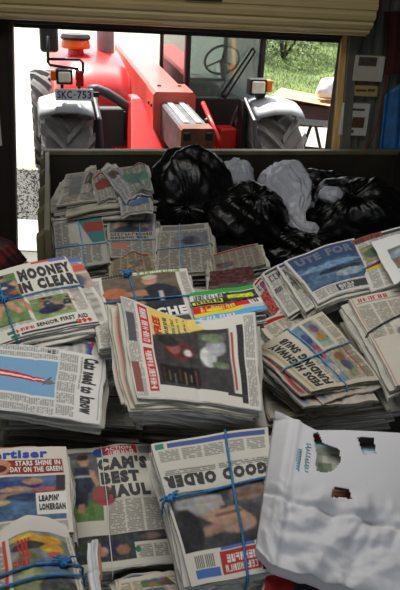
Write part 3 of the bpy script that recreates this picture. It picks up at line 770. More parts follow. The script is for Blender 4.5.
        s.poly([q(-.13, .44), q(.14, .44), q(.17, .62), q(.02, .60), q(-.14, .64)], shorts)
        s.poly([q(-.15, .16), q(.15, .16), q(.14, .46), q(-.13, .46)], jersey)
        s.poly([q(.10, .18), q(.18, .18), q(.36, .34), q(.32, .38), q(.12, .28)], skin); s.poly([q(-.15, .18), q(-.08, .22), q(-.20, .40), q(-.05, .48), q(-.08, .52), q(-.28, .42)], skin)
        e = q(.02, .075); s.ell(e[0], e[1], .075*ku*.9, .085*k, skin); e = q(.0, .035); s.ell(e[0], e[1], .08*ku*.9, .05*k, hair)
        e = q(0, .3); s.ell(e[0], e[1], .05*ku, .03*k, (.75, .75, .74)); return s
    def sample(s, u, v):
        x = np.clip(u*s.w, 0, s.w-1e-6); y = np.clip(v*s.h, 0, s.h-1e-6); i = x.astype(int); j = y.astype(int); fx = (x-i)[..., None]; fy = (y-j)[..., None]
        return (s.a[j, i]*(1-fx)+s.a[j, i+1]*fx)*(1-fy)+(s.a[j+1, i]*(1-fx)+s.a[j+1, i+1]*fx)*fy

def generic_page(seed, w=40, h=55, base=None):
    r = random.Random(seed); w_ = r.uniform(-.06, .04); b = base or (.79+w_, .775+w_, .74+w_+r.uniform(-.04, .02))
    c = Cv(w, h, b, seed)
    c.cols(.04, .10, .96, .97, r.choice([4, 5, 6]), .45)
    c.rect(.05, .03, .95, .085, r.choice([(.25, .25, .27), (.6, .15, .15), (.2, .28, .5), (.78, .76, .7)]))
    for _ in range(r.randint(1, 2)):
        u = r.uniform(.05, .45); v = r.uniform(.12, .5); uu = u+r.uniform(.3, .5); vv = v+r.uniform(.18, .35)
        k = r.choice([(.35, .38, .42), (.45, .36, .28), (.3, .42, .3), (.5, .5, .5)])
        c.photo(u, v, uu, vv, k, [(r.random(), r.random(), .2, .3, (r.uniform(.2, .8), r.uniform(.2, .6), r.uniform(.2, .6))) for _ in range(5)])
    return c

def paper_sheet(name, parent, loc, S, nrm, th, cv, nu, nv, seed, mat, levels=4, tint=None, flare=.005):
    r = np.random.RandomState(seed)
    u, v = np.meshgrid(np.linspace(0, 1, nu+1), np.linspace(0, 1, nv+1)); P = S(u.ravel(), v.ravel())
    top = P; cols = cv.sample(u.ravel(), v.ravel())
    fs = []
    m = nu+1
    ii, jj = np.meshgrid(np.arange(nu), np.arange(nv)); a = (jj*m+ii).ravel()
    fs = [tuple(x) for x in np.stack([a, a+m, a+m+1, a+1], 1).tolist()]
    st = max(1, nu//14); sv = max(1, nv//16)
    loop = [i for i in range(0, nu, st)] + [nu+j*m for j in range(0, nv, sv)] + [nv*m+i for i in range(nu, 0, -st)] + [j*m for j in range(nv, 0, -sv)]
    L = len(loop); cen = P.mean(0); V = [top]; C = [cols]; base = len(top)
    bp = P[loop]; out = bp-cen; out -= np.outer(out @ nrm, nrm); out /= np.linalg.norm(out, axis=1)[:, None]+1e-9
    tb = np.array(tint if tint is not None else cv.base)
    for k in range(levels+1):
        jit = r.uniform(-1, 1, L)*flare*.5; jit = (jit+np.roll(jit, 1))/2
        ring = bp + out*((flare*r.uniform(-.6, 1.0) if k else 0) + jit*(1 if k else 0))[:, None] - nrm*th*k/levels
        if k == 0: ring = bp.copy()
        V.append(ring); sh = .97 if k == 0 else r.choice([1.02, .97, .88, .72, .55])
        C.append(np.clip(tb*sh*(1+r.uniform(-.10, .10, (L, 1))), 0, 1))
    for k in range(levels):
        b0 = base+k*L; b1 = base+(k+1)*L
        fs += [(b0+i, b0+(i+1) % L, b1+(i+1) % L, b1+i) for i in range(L)]
    g = 10; gu, gv = np.meshgrid(np.linspace(0, 1, g+1), np.linspace(0, 1, g+1)); ub = base+(levels+1)*L      # underside
    V.append(S(gu.ravel(), gv.ravel())-nrm*th); C.append(np.ones(((g+1)**2, 3))*tb*.9)
    fs += [(ub+j*(g+1)+i, ub+j*(g+1)+i+1, ub+(j+1)*(g+1)+i+1, ub+(j+1)*(g+1)+i) for j in range(g) for i in range(g)]
    o = mesh_obj(name, np.concatenate(V), fs, mat, parent, loc, smooth=False, cols=np.concatenate(C))
    nf = nu*nv; sm = np.zeros(len(o.data.polygons), bool); sm[:nf] = True; o.data.polygons.foreach_set('use_smooth', sm)
    return o

FOOT = []          # footprints of the printed bundles, used to fill the pile below them
def polyl(pts, t):
    pts = np.asarray(pts, float); d = np.concatenate([[0], np.cumsum(np.linalg.norm(np.diff(pts, axis=0), axis=1))]); d /= d[-1]
    return np.stack([np.interp(t, d, pts[:, k]) for k in range(3)], -1)

def bundle(name, label, px, d, tx, ty, thick, nn, cv, texts=(), bow=(.0, .0), wrinkle=.003, jit=.012, jrot=2.0, twine=(), seed=0,
           cat='newspapers', group='tied newspaper bundles', res=None, hfn=None, top=None, bot=None, extra=None, mat='paper', tmat='twine', knot=None, trad=.0028, fill=True, tint=None, piece='newspaper', shrink=1.0, slump=0., kd=.12):
    """px: four pixels (reading TL, TR, BR, BL) of the top page, seen on a plane at depth d tilted tx/ty degrees."""
    r = random.Random(seed+101); cx = np.mean(px, axis=0); p0 = atd(cx[0], cx[1], d)
    n = np.array([math.sin(R(ty)), -math.sin(R(tx)), 1.]); n /= np.linalg.norm(n)
    q = np.array([onplane(x, y, p0, n) for x, y in px])
    eT = np.array([onplane(x, y, p0, n) for x, y in (top or [px[0], px[1]])]); eB = np.array([onplane(x, y, p0, n) for x, y in (bot or [px[3], px[2]])])
    cen = q.mean(0); ax = (q[1]-q[0]+q[2]-q[3]); ax /= np.linalg.norm(ax); ay = np.cross(n, ax)
    ks = [(r.uniform(4, 11), r.uniform(4, 11), r.uniform(0, 6), r.uniform(0, 6)) for _ in range(4)]
    def hgt(u, v, k):
        h = bow[0]*np.sin(math.pi*u)+bow[1]*np.sin(math.pi*v)
        if hfn is not None: h = h+hfn(u, v)
        w = sum(np.sin(a*u+b*v*.6+c)*np.cos(b*v-a*u*.4+e) for a, b, c, e in ks)*wrinkle/2
        return h*k+w*(.4+.6*k)
    def surf(sh=(0, 0), rot=0., drop=0., k=1., sc=1.0, lift=0.):
        cs, sn = math.cos(rot), math.sin(rot)
        wa = [r.uniform(0, 6.28) for _ in range(4)]; wz = .0035 if drop > 0 else .0012; dr = [r.uniform(0, .011) if drop > 0 else 0. for _ in range(4)]
        def S(u, v):
            u = np.asarray(u, float); v = np.asarray(v, float)
            if top is None and bot is None:
                P = ((1-u)*(1-v))[:, None]*q[0]+(u*(1-v))[:, None]*q[1]+(u*v)[:, None]*q[2]+((1-u)*v)[:, None]*q[3]
            else:
                P = polyl(eT, u)*(1-v)[:, None]+polyl(eB, u)*v[:, None]
            e = P-cen; a = (e @ ax)*sc; b = (e @ ay)*sc
            P = cen+np.outer(a*cs-b*sn+sh[0], ax)+np.outer(a*sn+b*cs+sh[1], ay)
            P = P+np.outer(wz*np.sin(7*v+wa[0])+wz*.6*np.sin(15*v+wa[1]), ax)+np.outer(wz*np.sin(6*u+wa[2])+wz*.6*np.sin(13*u+wa[3]), ay)
            cd = dr[0]*(1-u)**3*(1-v)**3+dr[1]*u**3*(1-v)**3+dr[2]*u**3*v**3+dr[3]*(1-u)**3*v**3
            return P+np.outer(hgt(u, v, k)-drop+lift-cd-.003*np.exp(-((v-.5)/.02)**2), n)
        return S
    loc = cen-n*thick
    E = empty(name, tuple(loc)); tag(E, label, cat, group)
    S0 = surf(); th = thick/nn
    W = np.linalg.norm(q[1]-q[0]); H = np.linalg.norm(q[3]-q[0])
    nu, nv = res or (cv.w, cv.h)
    paper_sheet(piece, E, loc, S0, n, th*.92, cv, nu, nv, seed, MT[mat], tint=tint)
    ex = dict(extra or {})
    for i in range(1, nn):
        if i in ex: sh, rt, c2, nr = ex[i]
        else:
            sh = (r.uniform(-jit, jit), r.uniform(-jit, jit)); rt = R(r.uniform(-jrot, jrot)); c2 = generic_page(seed*31+i, 12, 14); nr = (12, 14)
        sl_ = (slump*i/nn)
        S = surf((sh[0], sh[1]-sl_), rt, th*i, max(.15, 1-kd*i), shrink**i)
        paper_sheet(piece, E, loc, S, n, th*.92, c2, nr[0], nr[1], seed*57+i, MT['paper'], tint=None)
    # lettering laid on the top page
    for (s, u0, v0, u1, v1, ink, bold) in texts:
        tv, tf = text_mesh(s, bold); P = S0(u0+(u1-u0)*tv[:, 0], v1-(v1-v0)*tv[:, 1])+n*.0013
        mesh_obj('headline', P, tf, MT[ink], E, loc)
    # twine: loops across the bundle
    for (kind, t0, t1) in twine:
        m = 22; tt = np.linspace(0, 1, m)
        if kind == 'u': P = S0(tt, t0+(t1-t0)*tt)      # runs along reading-right
        else: P = S0(t0+(t1-t0)*tt, tt)
        pts = [p+n*(.0025+trad) for p in P]
        outs = (P[0]-P[-1]); outs /= np.linalg.norm(outs)
        side1 = [P[-1]-outs*(.010)-n*thick*k for k in (.1, .5, 1.)]; side0 = [P[0]+outs*(.010)-n*thick*k for k in (1., .5, .1)]
        mb = MB(); mb.tube([tuple(p-loc) for p in pts+side1+side0], trad, 6, True); mb.build('twine', MT[tmat], E, smooth=True)
    if knot:
        (ku, kv, size) = knot; kp = S0(np.array([ku]), np.array([kv]))[0]+n*size*.5-loc
        mb = MB(); rk = random.Random(seed+5)
        for k in range(3):
            pts = []
            for t in range(14):
                a = t*.9+k*2; pts.append((kp[0]+size*.6*math.cos(a)*rk.uniform(.6, 1.1), kp[1]+size*.6*math.sin(a+k)*rk.uniform(.6, 1.1), kp[2]+size*.35*math.sin(a*1.7+k)))
            mb.tube(pts, trad*.9, 6)
        for k in range(4):
            a = rk.uniform(0, 6.28); e = (kp[0]+size*1.6*math.cos(a), kp[1]+size*1.6*math.sin(a), kp[2]+size*rk.uniform(-.2, .5))
            mb.tube([tuple(kp), ((kp[0]+e[0])/2, (kp[1]+e[1])/2, kp[2]+size*.5), e], [trad*.9, trad*.8, trad*.5], 6)
        mb.build('knot', MT[tmat], E, smooth=True)
    if fill: FOOT.append((q.copy(), n.copy(), cen.copy(), thick))
    return E, S0, n, loc

SK = (.72, .52, .40); NAVY = (.13, .16, .26); GRN = (.36, .52, .24)
G1 = 'tied newspaper bundles of the front pile'
# ---- "IN CLEAR" bundle, back left
c = Cv(seed=1)
c.rect(0, .10, .42, .82, (.42, .52, .30)); c.player(.14, .12, .62, (.20, .36, .52), (.18, .22, .34), .1); c.player(.34, .10, .66, (.24, .26, .34), (.20, .24, .40), -.12, -1); c.ell(.36, .40, .05, .03, (.7, .35, .2)); c.grain(0, .10, .42, .82, .07)
c.rect(.62, .0, .80, .035, (.72, .32, .28)); c.rect(.80, .0, .99, .05, (.38, .45, .62)); c.cols(.44, .48, .98, .56, 3, .5)
c.rect(.46, .57, .85, .85, (.44, .54, .32)); c.player(.57, .59, .26, NAVY, NAVY, .3); c.player(.68, .58, .26, (.20, .24, .36), NAVY, -.25, -1); c.player(.77, .61, .23, NAVY, (.6, .6, .6), .2); c.ell(.64, .74, .13, .05, (.16, .18, .28)); c.rect(.46, .80, .85, .85, (.46, .58, .32)); c.grain(.46, .57, .85, .85, .09)
c.cols(.87, .50, .99, .84, 1, .5); c.cols(.1, .80, .45, .86, 2, .5)
c.rect(.16, .90, .22, .94, (.15, .45, .28)); c.rect(.18, .96, .26, .995, (.15, .45, .28)); c.rect(.28, .965, .84, .992, (.22, .22, .25))
# second newspaper of the same bundle peeks out at the back right
c2 = generic_page(501, 60, 80); c2.rect(.72, .0, 1, .08, (.35, .42, .62)); c2.rect(.8, .12, 1, .26, (.75, .35, .28)); c2.photo(.76, .3, 1, .5, (.6, .5, .45), [(.5, .5, .3, .4, (.3, .3, .4))])
c.marks(.24, .90, .42, .945, (.72, .18, .18), 4)
bundle('newspaper_bundle', 'newspaper bundle headlined IN CLEAR with a football photo, blue twine knot', [(-30, 279), (65, 256), (98, 321), (-8, 345)], 2.14, 9, -4, .055, 6, c,
       [('MOONEY', .45, .09, .99, .27, 'ink', 0.075), ('IN CLEAR', .42, .285, 1.0, .465, 'ink', 0.075), ('SENIOR FIRST AID', .44, .885, .93, .935, 'ink', 0.035), ('$99', .80, .945, .95, .995, 'inkr', 0.052), ],
       bow=(.006, .004), twine=[('u', .52, .50), ('v', .26, .22)], knot=(.25, .50, .020), seed=1, jit=.018, extra={1: ((.045, -.0), R(-2), c2, (40, 50)), 3: ((.02, -.03), R(3), generic_page(77, 20, 24), (16, 18))})
# ---- broadsheet "Cats need to know"
c = Cv(130, 120, (.83, .825, .81), seed=2)
c.cols(.04, .20, .98, .33, 6, .45, across=False); c.cols(.0, .34, .20, 1., 2, .45); c.cols(.78, .34, 1., 1., 2, .45)
c.rect(.22, .34, .76, 1., (.47, .63, .77)); c.poly([(.40, 1.), (.52, 1.), (.54, .60), (.57, .42), (.51, .42), (.46, .6)], (.86, .84, .82))
c.poly([(.40, 1.), (.445, 1.), (.49, .6), (.525, .42), (.505, .42), (.445, .62)], (.76, .17, .15)); c.poly([(.485, 1.), (.525, 1.), (.55, .6), (.565, .42), (.54, .42), (.52, .6)], (.72, .15, .13))
c.ell(.54, .40, .07, .012, (.35, .35, .35), 20); c.ell(.56, .385, .04, .03, (.45, .45, .42)); c.rect(.56, .34, .57, .47, (.40, .40, .40))
c.rect(.04, .015, .96, .022, (.6, .6, .6)); c.cols(.05, .165, .6, .175, 1, .4)
c2 = generic_page(502, 70, 60, (.82, .81, .79)); c2.rect(.02, .01, .10, .06, (.80, .15, .15)); c2.rect(.0, .30, .09, .40, (.3, .42, .7)); c2.rect(.05, .40, .10, .44, (.8, .4, .2)); c2.cols(0, .45, .2, 1, 1, .4); c2.rect(.13, .2, .17, .6, (.25, .25, .27))
CATS = [(105.5, 356.5), (99, 424), (-38, 404), (-33, 340)]
c.marks(.02, .36, .10, .385, (.22, .22, .23), 4)
c.marks(.03, .40, .10, .42, (.22, .22, .23), 4)
_, S0, n0, l0 = bundle('newspaper_bundle', 'broadsheet newspaper stack headlined Cats need to know with blue sky photo', CATS, 1.86, 13, 6, .045, 5, c,
       [('Cats need to know', .07, .045, .90, .155, 'ink', 0.044), ], bow=(.004, .006), seed=2, jit=.010,
       extra={1: ((-.085, -.015), R(-1), c2, (50, 44)), 2: ((-.06, .0), R(2), generic_page(8, 20, 24), (16, 18))})
# ---- bundle with a player holding a ball
c = Cv(seed=3)
c.rect(.14, .06, .88, .74, (.38, .33, .28)); c.rect(.14, .06, .88, .3, (.42, .36, .30)); c.poly([(.46, .74), (.52, .30), (.60, .24), (.74, .25), (.86, .34), (.88, .74)], (.17, .18, .22)); c.ell(.60, .17, .075, .075, SK); c.ell(.61, .115, .08, .04, (.72, .68, .60)); c.poly([(.54, .31), (.56, .42), (.30, .40), (.26, .35), (.30, .33)], (.66, .47, .36)); c.poly([(.50, .46), (.52, .54), (.34, .52), (.30, .47)], (.60, .42, .32)); c.ell(.24, .32, .115, .085, (.70, .40, .24)); c.ell(.22, .52, .08, .10, (.50, .32, .22)); c.rect(.66, .36, .70, .5, (.75, .75, .72)); c.grain(.14, .06, .88, .74, .05)
c.rect(.50, .0, .92, .055, (.45, .58, .30)); c.rect(.14, .01, .4, .05, (.25, .25, .25)); c.cols(.90, .06, 1., 1., 1, .4); c.cols(.0, .06, .12, 1., 1, .4); c.rect(.12, .75, .9, .86, (.28, .30, .30)); c.cols(.1, .87, .9, 1., 4, .4)
c.marks(.52, .012, .90, .048, (.85, .84, .82), 8)
c.marks(.15, .0, .36, .055, (.22, .22, .23), 4)
bundle('newspaper_bundle', 'newspaper bundle with a photo of a player stretching out a ball, blue knot', [(86, 279), (186, 268), (206, 332), (100, 347)], 2.15, 4, -2, .13, 11, c,
       [('CHE', .58, .62, .88, .74, 'inkw', 0.061), ('G', .14, .60, .22, .73, 'inkw', 0.070), ],
       bow=(.004, .004), twine=[('u', .46, .50), ('v', .42, .42)], knot=(.40, .06, .024), seed=3, jit=.02)
# ---- big "FREE" stack in the middle
c = Cv(130, 165, (.83, .815, .78), seed=4)
c.cols(.0, .0, 1., .09, 3, .5); c.rect(.05, .0, .35, .06, (.55, .32, .30)); c.rect(.55, .01, .85, .07, (.33, .33, .36))
c.rect(.06, .11, .50, .185, (.76, .16, .17)); c.rect(.54, .11, .97, .185, (.76, .16, .17))
c.rect(.12, .20, .86, .80, (.24, .23, .23))
c.poly([(.66, .20), (1., .20), (1., .56), (.86, .62), (.76, .42), (.72, .3)], (.89, .78, .42))
c.photo(.40, .22, .70, .55, (.25, .23, .23), [(.5, .55, .42, .36, (.40, .16, .15)), (.55, .42, .2, .16, (.68, .30, .26)), (.42, .75, .14, .10, (.85, .8, .78)), (.8, .3, .2, .25, (.16, .15, .15))], .05)
c.photo(.36, .56, .80, .78, (.30, .31, .30), [(.3, .3, .3, .3, (.75, .76, .76)), (.6, .6, .25, .35, (.62, .65, .66)), (.85, .5, .15, .4, (.42, .52, .36)), (.1, .7, .1, .3, (.40, .46, .34))])
c.cols(.14, .22, .36, .50, 1, .2); 
for k in range(7): c.cols(.14, .22, .35, .53, 1, .9); c.rect(.15+.02*(k % 2), .24+k*.042, .32-.03*(k % 3), .252+k*.042, [(.58, .24, .22), (.66, .58, .34), (.60, .58, .56)][k % 3])
c.rect(.12, .80, .86, .835, (.82, .80, .77)); c.rect(.16, .81, .8, .825, (.68, .30, .28)); c.rect(.04, .855, .88, .905, (.27, .26, .27)); c.cols(.04, .86, .88, .90, 1, .1); c.cols(.02, .92, .98, .99, 2, .45); c.rect(.10, .74, .125, .90, (.25, .25, .26))
c.grain(.12, .20, .86, .80, .035)
FR = [(138, 396), (121, 305), (253, 318), (261, 410)]
c.marks(.08, .125, .48, .170, (.85, .84, .82), 11)
c.marks(.56, .125, .95, .170, (.85, .84, .82), 9)
c.marks(.66, .30, .94, .33, (.22, .22, .23), 13)
c.marks(.70, .36, .95, .385, (.22, .22, .23), 9)
c.marks(.74, .41, .97, .43, (.22, .22, .23), 7)
c.marks(.80, .455, .98, .475, (.22, .22, .23), 5)
bundle('newspaper_stack', 'tall fanned newspaper stack with red banner and yellow corner', FR, 1.86, 20, 4, .13, 15, c,
       [('FREE', .70, .215, .90, .275, 'inkr', 0.061), ],
       hfn=lambda u, v: .038*np.cos(v*5.2+.3)*u*u + .012*np.sin(math.pi*v)*(1-u), bow=(.0, .0), kd=.015, wrinkle=.004, seed=4, jit=.022, jrot=3, slump=-.0,
       extra={1: ((-.01, .012), R(1), generic_page(41, 30, 40), (20, 26)), 2: ((-.012, .03), R(2), generic_page(42, 30, 40), (20, 26)), 3: ((.0, .038), R(1), generic_page(43, 30, 40), (20, 26)), 4: ((.01, .045), R(0), generic_page(44, 30, 40), (20, 26))})
# ---- colourful magazines
c = Cv(80, 100, (.75, .75, .74), seed=5)
c.rect(0, 0, 1, .15, (.22, .60, .25)); c.rect(0, .15, 1, .30, (.80, .82, .80)); c.rect(0, .30, .55, .52, (.15, .15, .14)); c.rect(.5, .18, 1, .56, (.22, .22, .20)); c.rect(.02, .34, .45, .46, (.80, .80, .15)); c.rect(.55, .28, .95, .40, (.78, .80, .16))
c.rect(0, .54, .82, .72, (.80, .13, .16)); c.rect(.82, .50, 1., .72, (.85, .85, .82)); c.rect(0, .72, .70, .84, (.85, .80, .2)); c.rect(.0, .84, 1, 1., (.35, .66, .86)); c.noise(0, .3, 1, .56, .2, 3); c.ell(.3, .66, .12, .05, (.9, .85, .3)); 
for k in range(8): c.rect(.84+k*.018, .52, .848+k*.018, .68, (.1, .1, .1))
c.marks(.05, .16, .6, .28, (.22, .22, .23), 9)
c.marks(.10, .57, .6, .70, (.86, .76, .3), 7)
c.marks(.04, .35, .44, .45, (.22, .22, .23), 4)
c.marks(.05, .88, .6, .96, (.85, .84, .82), 6)
bundle('magazine_stack', 'stack of glossy magazines with green, red, yellow and blue cover', [(189, 293), (252, 285), (267, 309), (196, 324)], 2.15, -2, -2, .06, 6, c,
       [], seed=5, jit=.01, group='stacks on the front pile', cat='magazines', piece='magazine')
# ---- fanned papers and the page with a dark blue photo
G2 = 'loose newspapers fanned at the back of the pile'
c = Cv(seed=6); c.rect(.03, .03, .97, .80, (.22, .30, .44)); c.photo(.03, .34, .97, .80, (.26, .36, .50), [(.5, .2, .5, .12, (.40, .55, .68)), (.6, .5, .35, .16, (.18, .22, .28)), (.3, .75, .4, .2, (.30, .42, .55)), (.75, .7, .25, .15, (.55, .62, .66))]); c.cols(.04, .82, .96, .97, 5, .4); c.rect(.4, .84, .95, .96, (.25, .26, .28))
c.marks(.45, .855, .70, .90, (.85, .84, .82), 7)
c.marks(.45, .91, .68, .95, (.85, .84, .82), 6)
bundle('newspaper_bundle', 'newspapers topped by a page with dark blue harbour photo', [(284, 262), (354, 238), (374, 286), (318, 302)], 2.62, 8, -14, .06, 6, c,
       [('UTE FOR', .10, .09, .92, .27, 'inkg', 0.052), ], bow=(.012, .006), seed=6, jit=.02)
def fan(lab, px, d, seed, tx=6, ty=-10, th=.05, nn=5, head=None, hue=None):
    c = generic_page(seed, 70, 90, (.80, .79, .76)); 
    c.marks(.06, .14, .94, .27, (.22, .22, .23), 7); c.marks(.06, .42, .9, .5, (.25, .25, .26), 10)
    if hue: c.rect(.0, .35, .5, .95, hue); c.noise(0, .35, .5, .95, .2, 3)
    bundle('newspaper_stack', lab, px, d, tx, ty, th, nn, c, [head] if head else [], bow=(.012, .0), seed=seed, jit=.01, group=G2)
fan('newspapers with red edge, leftmost of the fanned papers', [(253, 285), (272, 268), (298, 300), (275, 318)], 2.74, 61, th=.06, hue=(.62, .25, .25))
fan('newspapers with bold black lettering, second of the fanned papers', [(262, 274), (292, 262), (326, 300), (288, 316)], 2.70, 62, th=.05)
fan('grey printed newspapers beside the dark blue page', [(276, 266), (310, 256), (346, 293), (306, 312)], 2.66, 63, th=.045)
# ---- back right bundle with white flyer
c = generic_page(71, 90, 120, (.80, .79, .76)); c.rect(.0, .0, .4, .1, (.55, .3, .25)); c.photo(.05, .2, .35, .5, (.6, .55, .4), [(.5, .5, .4, .3, (.3, .45, .3))]); c.rect(.05, .6, .35, .66, (.78, .72, .25)); c.rect(.05, .55, .38, .6, (.75, .25, .2))
c.marks(.03, .02, .38, .09, (.22, .22, .23), 5)
_, S1, n1, l1 = bundle('newspaper_bundle', 'newspaper bundle under a white photo flyer at the back right', [(351, 241), (424, 222), (446, 274), (371, 291)], 2.62, 8, -12, .15, 12, c, [], bow=(.01, .0), twine=[('u', .62, .40)], seed=7, jit=.018)
c = Cv(50, 60, (.88, .88, .87), seed=72); c.photo(.22, .30, .95, .78, (.45, .48, .45), [(.5, .3, .6, .2, (.62, .68, .72)), (.3, .7, .3, .2, (.55, .42, .32)), (.7, .6, .2, .2, (.7, .65, .5))]); c.cols(.2, .82, .9, .95, 1, .6)
bundle('flyer', 'white flyer with a landscape photo lying on the back right bundle', [(371, 242), (418, 230), (438, 262), (394, 284)], 2.55, 8, -12, .004, 1, c, [], bow=(.004, .0), seed=72, cat='flyer', group='flyers', fill=False, piece='sheet')
# ---- right bundle with orange advert
c = Cv(seed=8, base=(.80, .775, .72)); c.cols(.03, .12, .97, .5, 5, .45); c.rect(.02, .0, .035, 1., (.72, .38, .30)); c.rect(.05, .08, .95, .09, (.6, .58, .55)); c.photo(.30, .36, .95, .62, (.80, .77, .72), [(.4, .5, .35, .28, (.5, .5, .52)), (.4, .3, .22, .2, (.62, .62, .62)), (.2, .75, .07, .09, (.15, .15, .15)), (.65, .75, .07, .09, (.15, .15, .15))], .03)
c.rect(.25, .66, .97, .97, (.85, .80, .72)); c.ell(.55, .80, .25, .10, (.80, .38, .20)); c.rect(.3, .9, .9, .95, (.72, .16, .14)); c.rect(.3, .64, .6, .66, (.8, .4, .2))
c.marks(.08, .022, .45, .07, (.72, .18, .18), 6)
bundle('newspaper_bundle', 'thick newspaper bundle with car advert and orange print at right edge', [(349, 300), (428, 285), (474, 372), (396, 386)], 2.28, 16, -4, .13, 11, c, [], bow=(.012, .004), twine=[('u', .44, .20)], tmat='twineblk', seed=8, jit=.022, jrot=3,
       extra={1: ((-.02, .0), R(1), generic_page(81, 30, 40), (20, 26)), 2: ((-.035, -.01), R(2), generic_page(82, 30, 40), (20, 26))})
# ---- "FEDS HIGHWAY FUNDING SNUB" bundle
c = Cv(seed=9, base=(.80, .765, .69)); c.cols(.04, .40, .5, .97, 3, .45); c.rect(.02, .05, .98, .09, (.72, .65, .52))
c.photo(.06, .45, .96, .60, (.40, .55, .66), [(.2, .5, .1, .4, (.75, .7, .6)), (.5, .5, .14, .4, (.7, .3, .3)), (.75, .5, .1, .4, (.25, .3, .5))]); c.photo(.08, .62, .50, .84, (.62, .58, .48), [(.4, .5, .2, .3, (.3, .35, .45)), (.7, .5, .15, .3, (.5, .35, .25))]); c.photo(.54, .64, .95, .80, (.55, .60, .58), [(.4, .5, .2, .3, (.75, .55, .25)), (.7, .5, .15, .3, (.5, .35, .45))]); c.cols(.04, .86, .96, .98, 5, .45); c.rect(.1, .855, .5, .875, (.7, .3, .25))
FE = [(311, 392), (254, 347), (322, 311), (379, 380)]
c2 = generic_page(91, 40, 50, (.80, .77, .71)); c2.rect(.55, .1, .95, .5, (.62, .30, .20)); c2.noise(.5, .1, 1, .6, .15, 4)
bundle('newspaper_bundle', 'yellowed newspaper bundle headlined HIGHWAY FUNDING SNUB with pale blue twine', FE, 2.20, 14, 8, .12, 12, c,
       [('FEDS HIGHWAY', .06, .11, .90, .225, 'ink', 0.061), ('FUNDING SNUB', .06, .25, .90, .365, 'ink', 0.061)], hfn=lambda u, v: -.02*np.clip(u-.75, 0, 1)*4*np.clip(.5-v, 0, 1)*2, bow=(.008, .004), wrinkle=.005,
       twine=[('u', .50, .46), ('v', .46, .50)], tmat='twinepale', knot=(.48, .48, .012), trad=.0028, seed=9, jit=.025, jrot=4, extra={1: ((.0, .02), R(-4), c2, (24, 30)), 2: ((-.03, -.02), R(5), generic_page(92, 30, 40, (.78, .74, .68)), (20, 26)), 3: ((-.04, .02), R(-7), generic_page(93, 30, 40, (.8, .77, .72)), (20, 26))})
# ---- papers behind it
c = generic_page(95, 70, 90, (.80, .78, .70)); bundle('newspaper_stack', 'loose creased newspapers between the magazines and the right bundle', [(258, 322), (330, 300), (372, 352), (300, 384)], 2.46, 8, 2, .08, 7, c, [], bow=(.008, .005), wrinkle=.005, seed=95, jit=.025, jrot=5, group=G2)
# ---- front row: masthead bundle at left
c = Cv(seed=10, base=(.80, .775, .73)); c.rect(.0, .17, .95, .35, (.55, .20, .17)); c.ell(.38, .25, .10, .10, SK); c.ell(.30, .27, .14, .06, (.35, .15, .13)); c.noise(0, .17, .95, .35, .05, 4); c.rect(0, .35, .95, .37, (.80, .78, .75))
c.photo(0, .38, .95, .86, (.30, .40, .55), [(.3, .2, .5, .10, (.16, .26, .50)), (.55, .30, .16, .08, SK), (.7, .12, .10, .08, SK), (.85, .35, .16, .10, (.62, .30, .26)), (.4, .45, .4, .06, (.70, .50, .38)), (.75, .5, .3, .10, (.18, .24, .40)), (.5, .75, .5, .16, (.26, .38, .54)), (.3, .6, .2, .08, (.75, .62, .4)), (.85, .72, .12, .1, (.25, .3, .36))])
c.rect(.70, .58, .97, .80, (.86, .85, .83)); c.rect(.88, .38, .96, .56, (.25, .22, .24)); c.rect(.0, .86, 1., .88, (.8, .78, .74)); c.cols(.02, .88, .97, .98, 4, .4)
bundle('newspaper_bundle', 'newspaper bundle with blue masthead and football photos at left', [(-43, 453), (66, 446), (74, 532), (-45, 543)], 1.57, 3, 2, .045, 5, c,
       [('Advertiser', .03, .035, .82, .15, 'inkb', 0.052), ('STARS SHINE IN', .52, .185, .93, .25, 'inkw', 0.035), ('DAY ON THE GREEN', .47, .265, .94, .33, 'inkw', 0.035), ("LEAPIN'", .72, .61, .90, .675, 'ink', 0.061), ('LONERGAN', .72, .70, .95, .765, 'ink', 0.061)],
       bow=(.004, .004), seed=10, jit=.014, extra={1: ((-.05, .018), R(-1), (lambda k: (k.rect(.2, .0, .7, .03, (.75, .2, .2)), k)[1])(generic_page(99, 40, 50)), (24, 30))})
# ---- lower left: arched television page
c = Cv(seed=11, base=(.79, .765, .72)); c.rect(0, 0, 1, .14, (.80, .775, .74)); c.cols(.0, .20, .48, 1., 4, .15); c.rect(.30, .16, .42, .2, (.3, .3, .3)); c.rect(.44, .15, .47, 1., (.75, .25, .22)); c.rect(.50, .16, .95, 1., (.55, .55, .50))
c.photo(.50, .16, .96, 1., (.48, .50, .46), [(.25, .05, .25, .04, (.80, .66, .2)), (.6, .09, .3, .05, (.85, .60, .12)), (.3, .16, .3, .05, (.20, .20, .20)), (.7, .2, .2, .06, (.82, .62, .15)), (.75, .30, .15, .06, (.75, .3, .2)), (.25, .32, .15, .12, (.35, .42, .30)), (.65, .42, .25, .10, (.35, .45, .62)), (.3, .6, .3, .15, (.55, .58, .40)), (.7, .7, .3, .15, (.28, .30, .28))])
c.rect(.36, .34, .40, .46, (.82, .72, .2)); c.cols(.96, .14, 1, 1, 1, .4)
c.marks(.56, .22, .66, .40, (.72, .18, .18), 4)
c.marks(.50, .42, .64, .50, (.72, .18, .18), 4)
bundle('newspaper_bundle', 'newspaper bundle with television listings page and big blue twine knot', [(-60, 536), (67, 527), (90, 612), (-56, 629)], 1.34, 4, 4, .06, 6, c,
       [], top=[(-60, 552), (-20, 540), (0, 532), (14, 524), (27, 519), (48, 521), (67, 528)], bow=(.004, .0), hfn=lambda u, v: .010*np.exp(-((u-.72)/.22)**2)*np.exp(-(v/.12)**2), twine=[('u', .72, .62), ('u', .56, .50)], tmat='twine', knot=(.90, .50, .018), trad=.0030, seed=11, jit=.012)
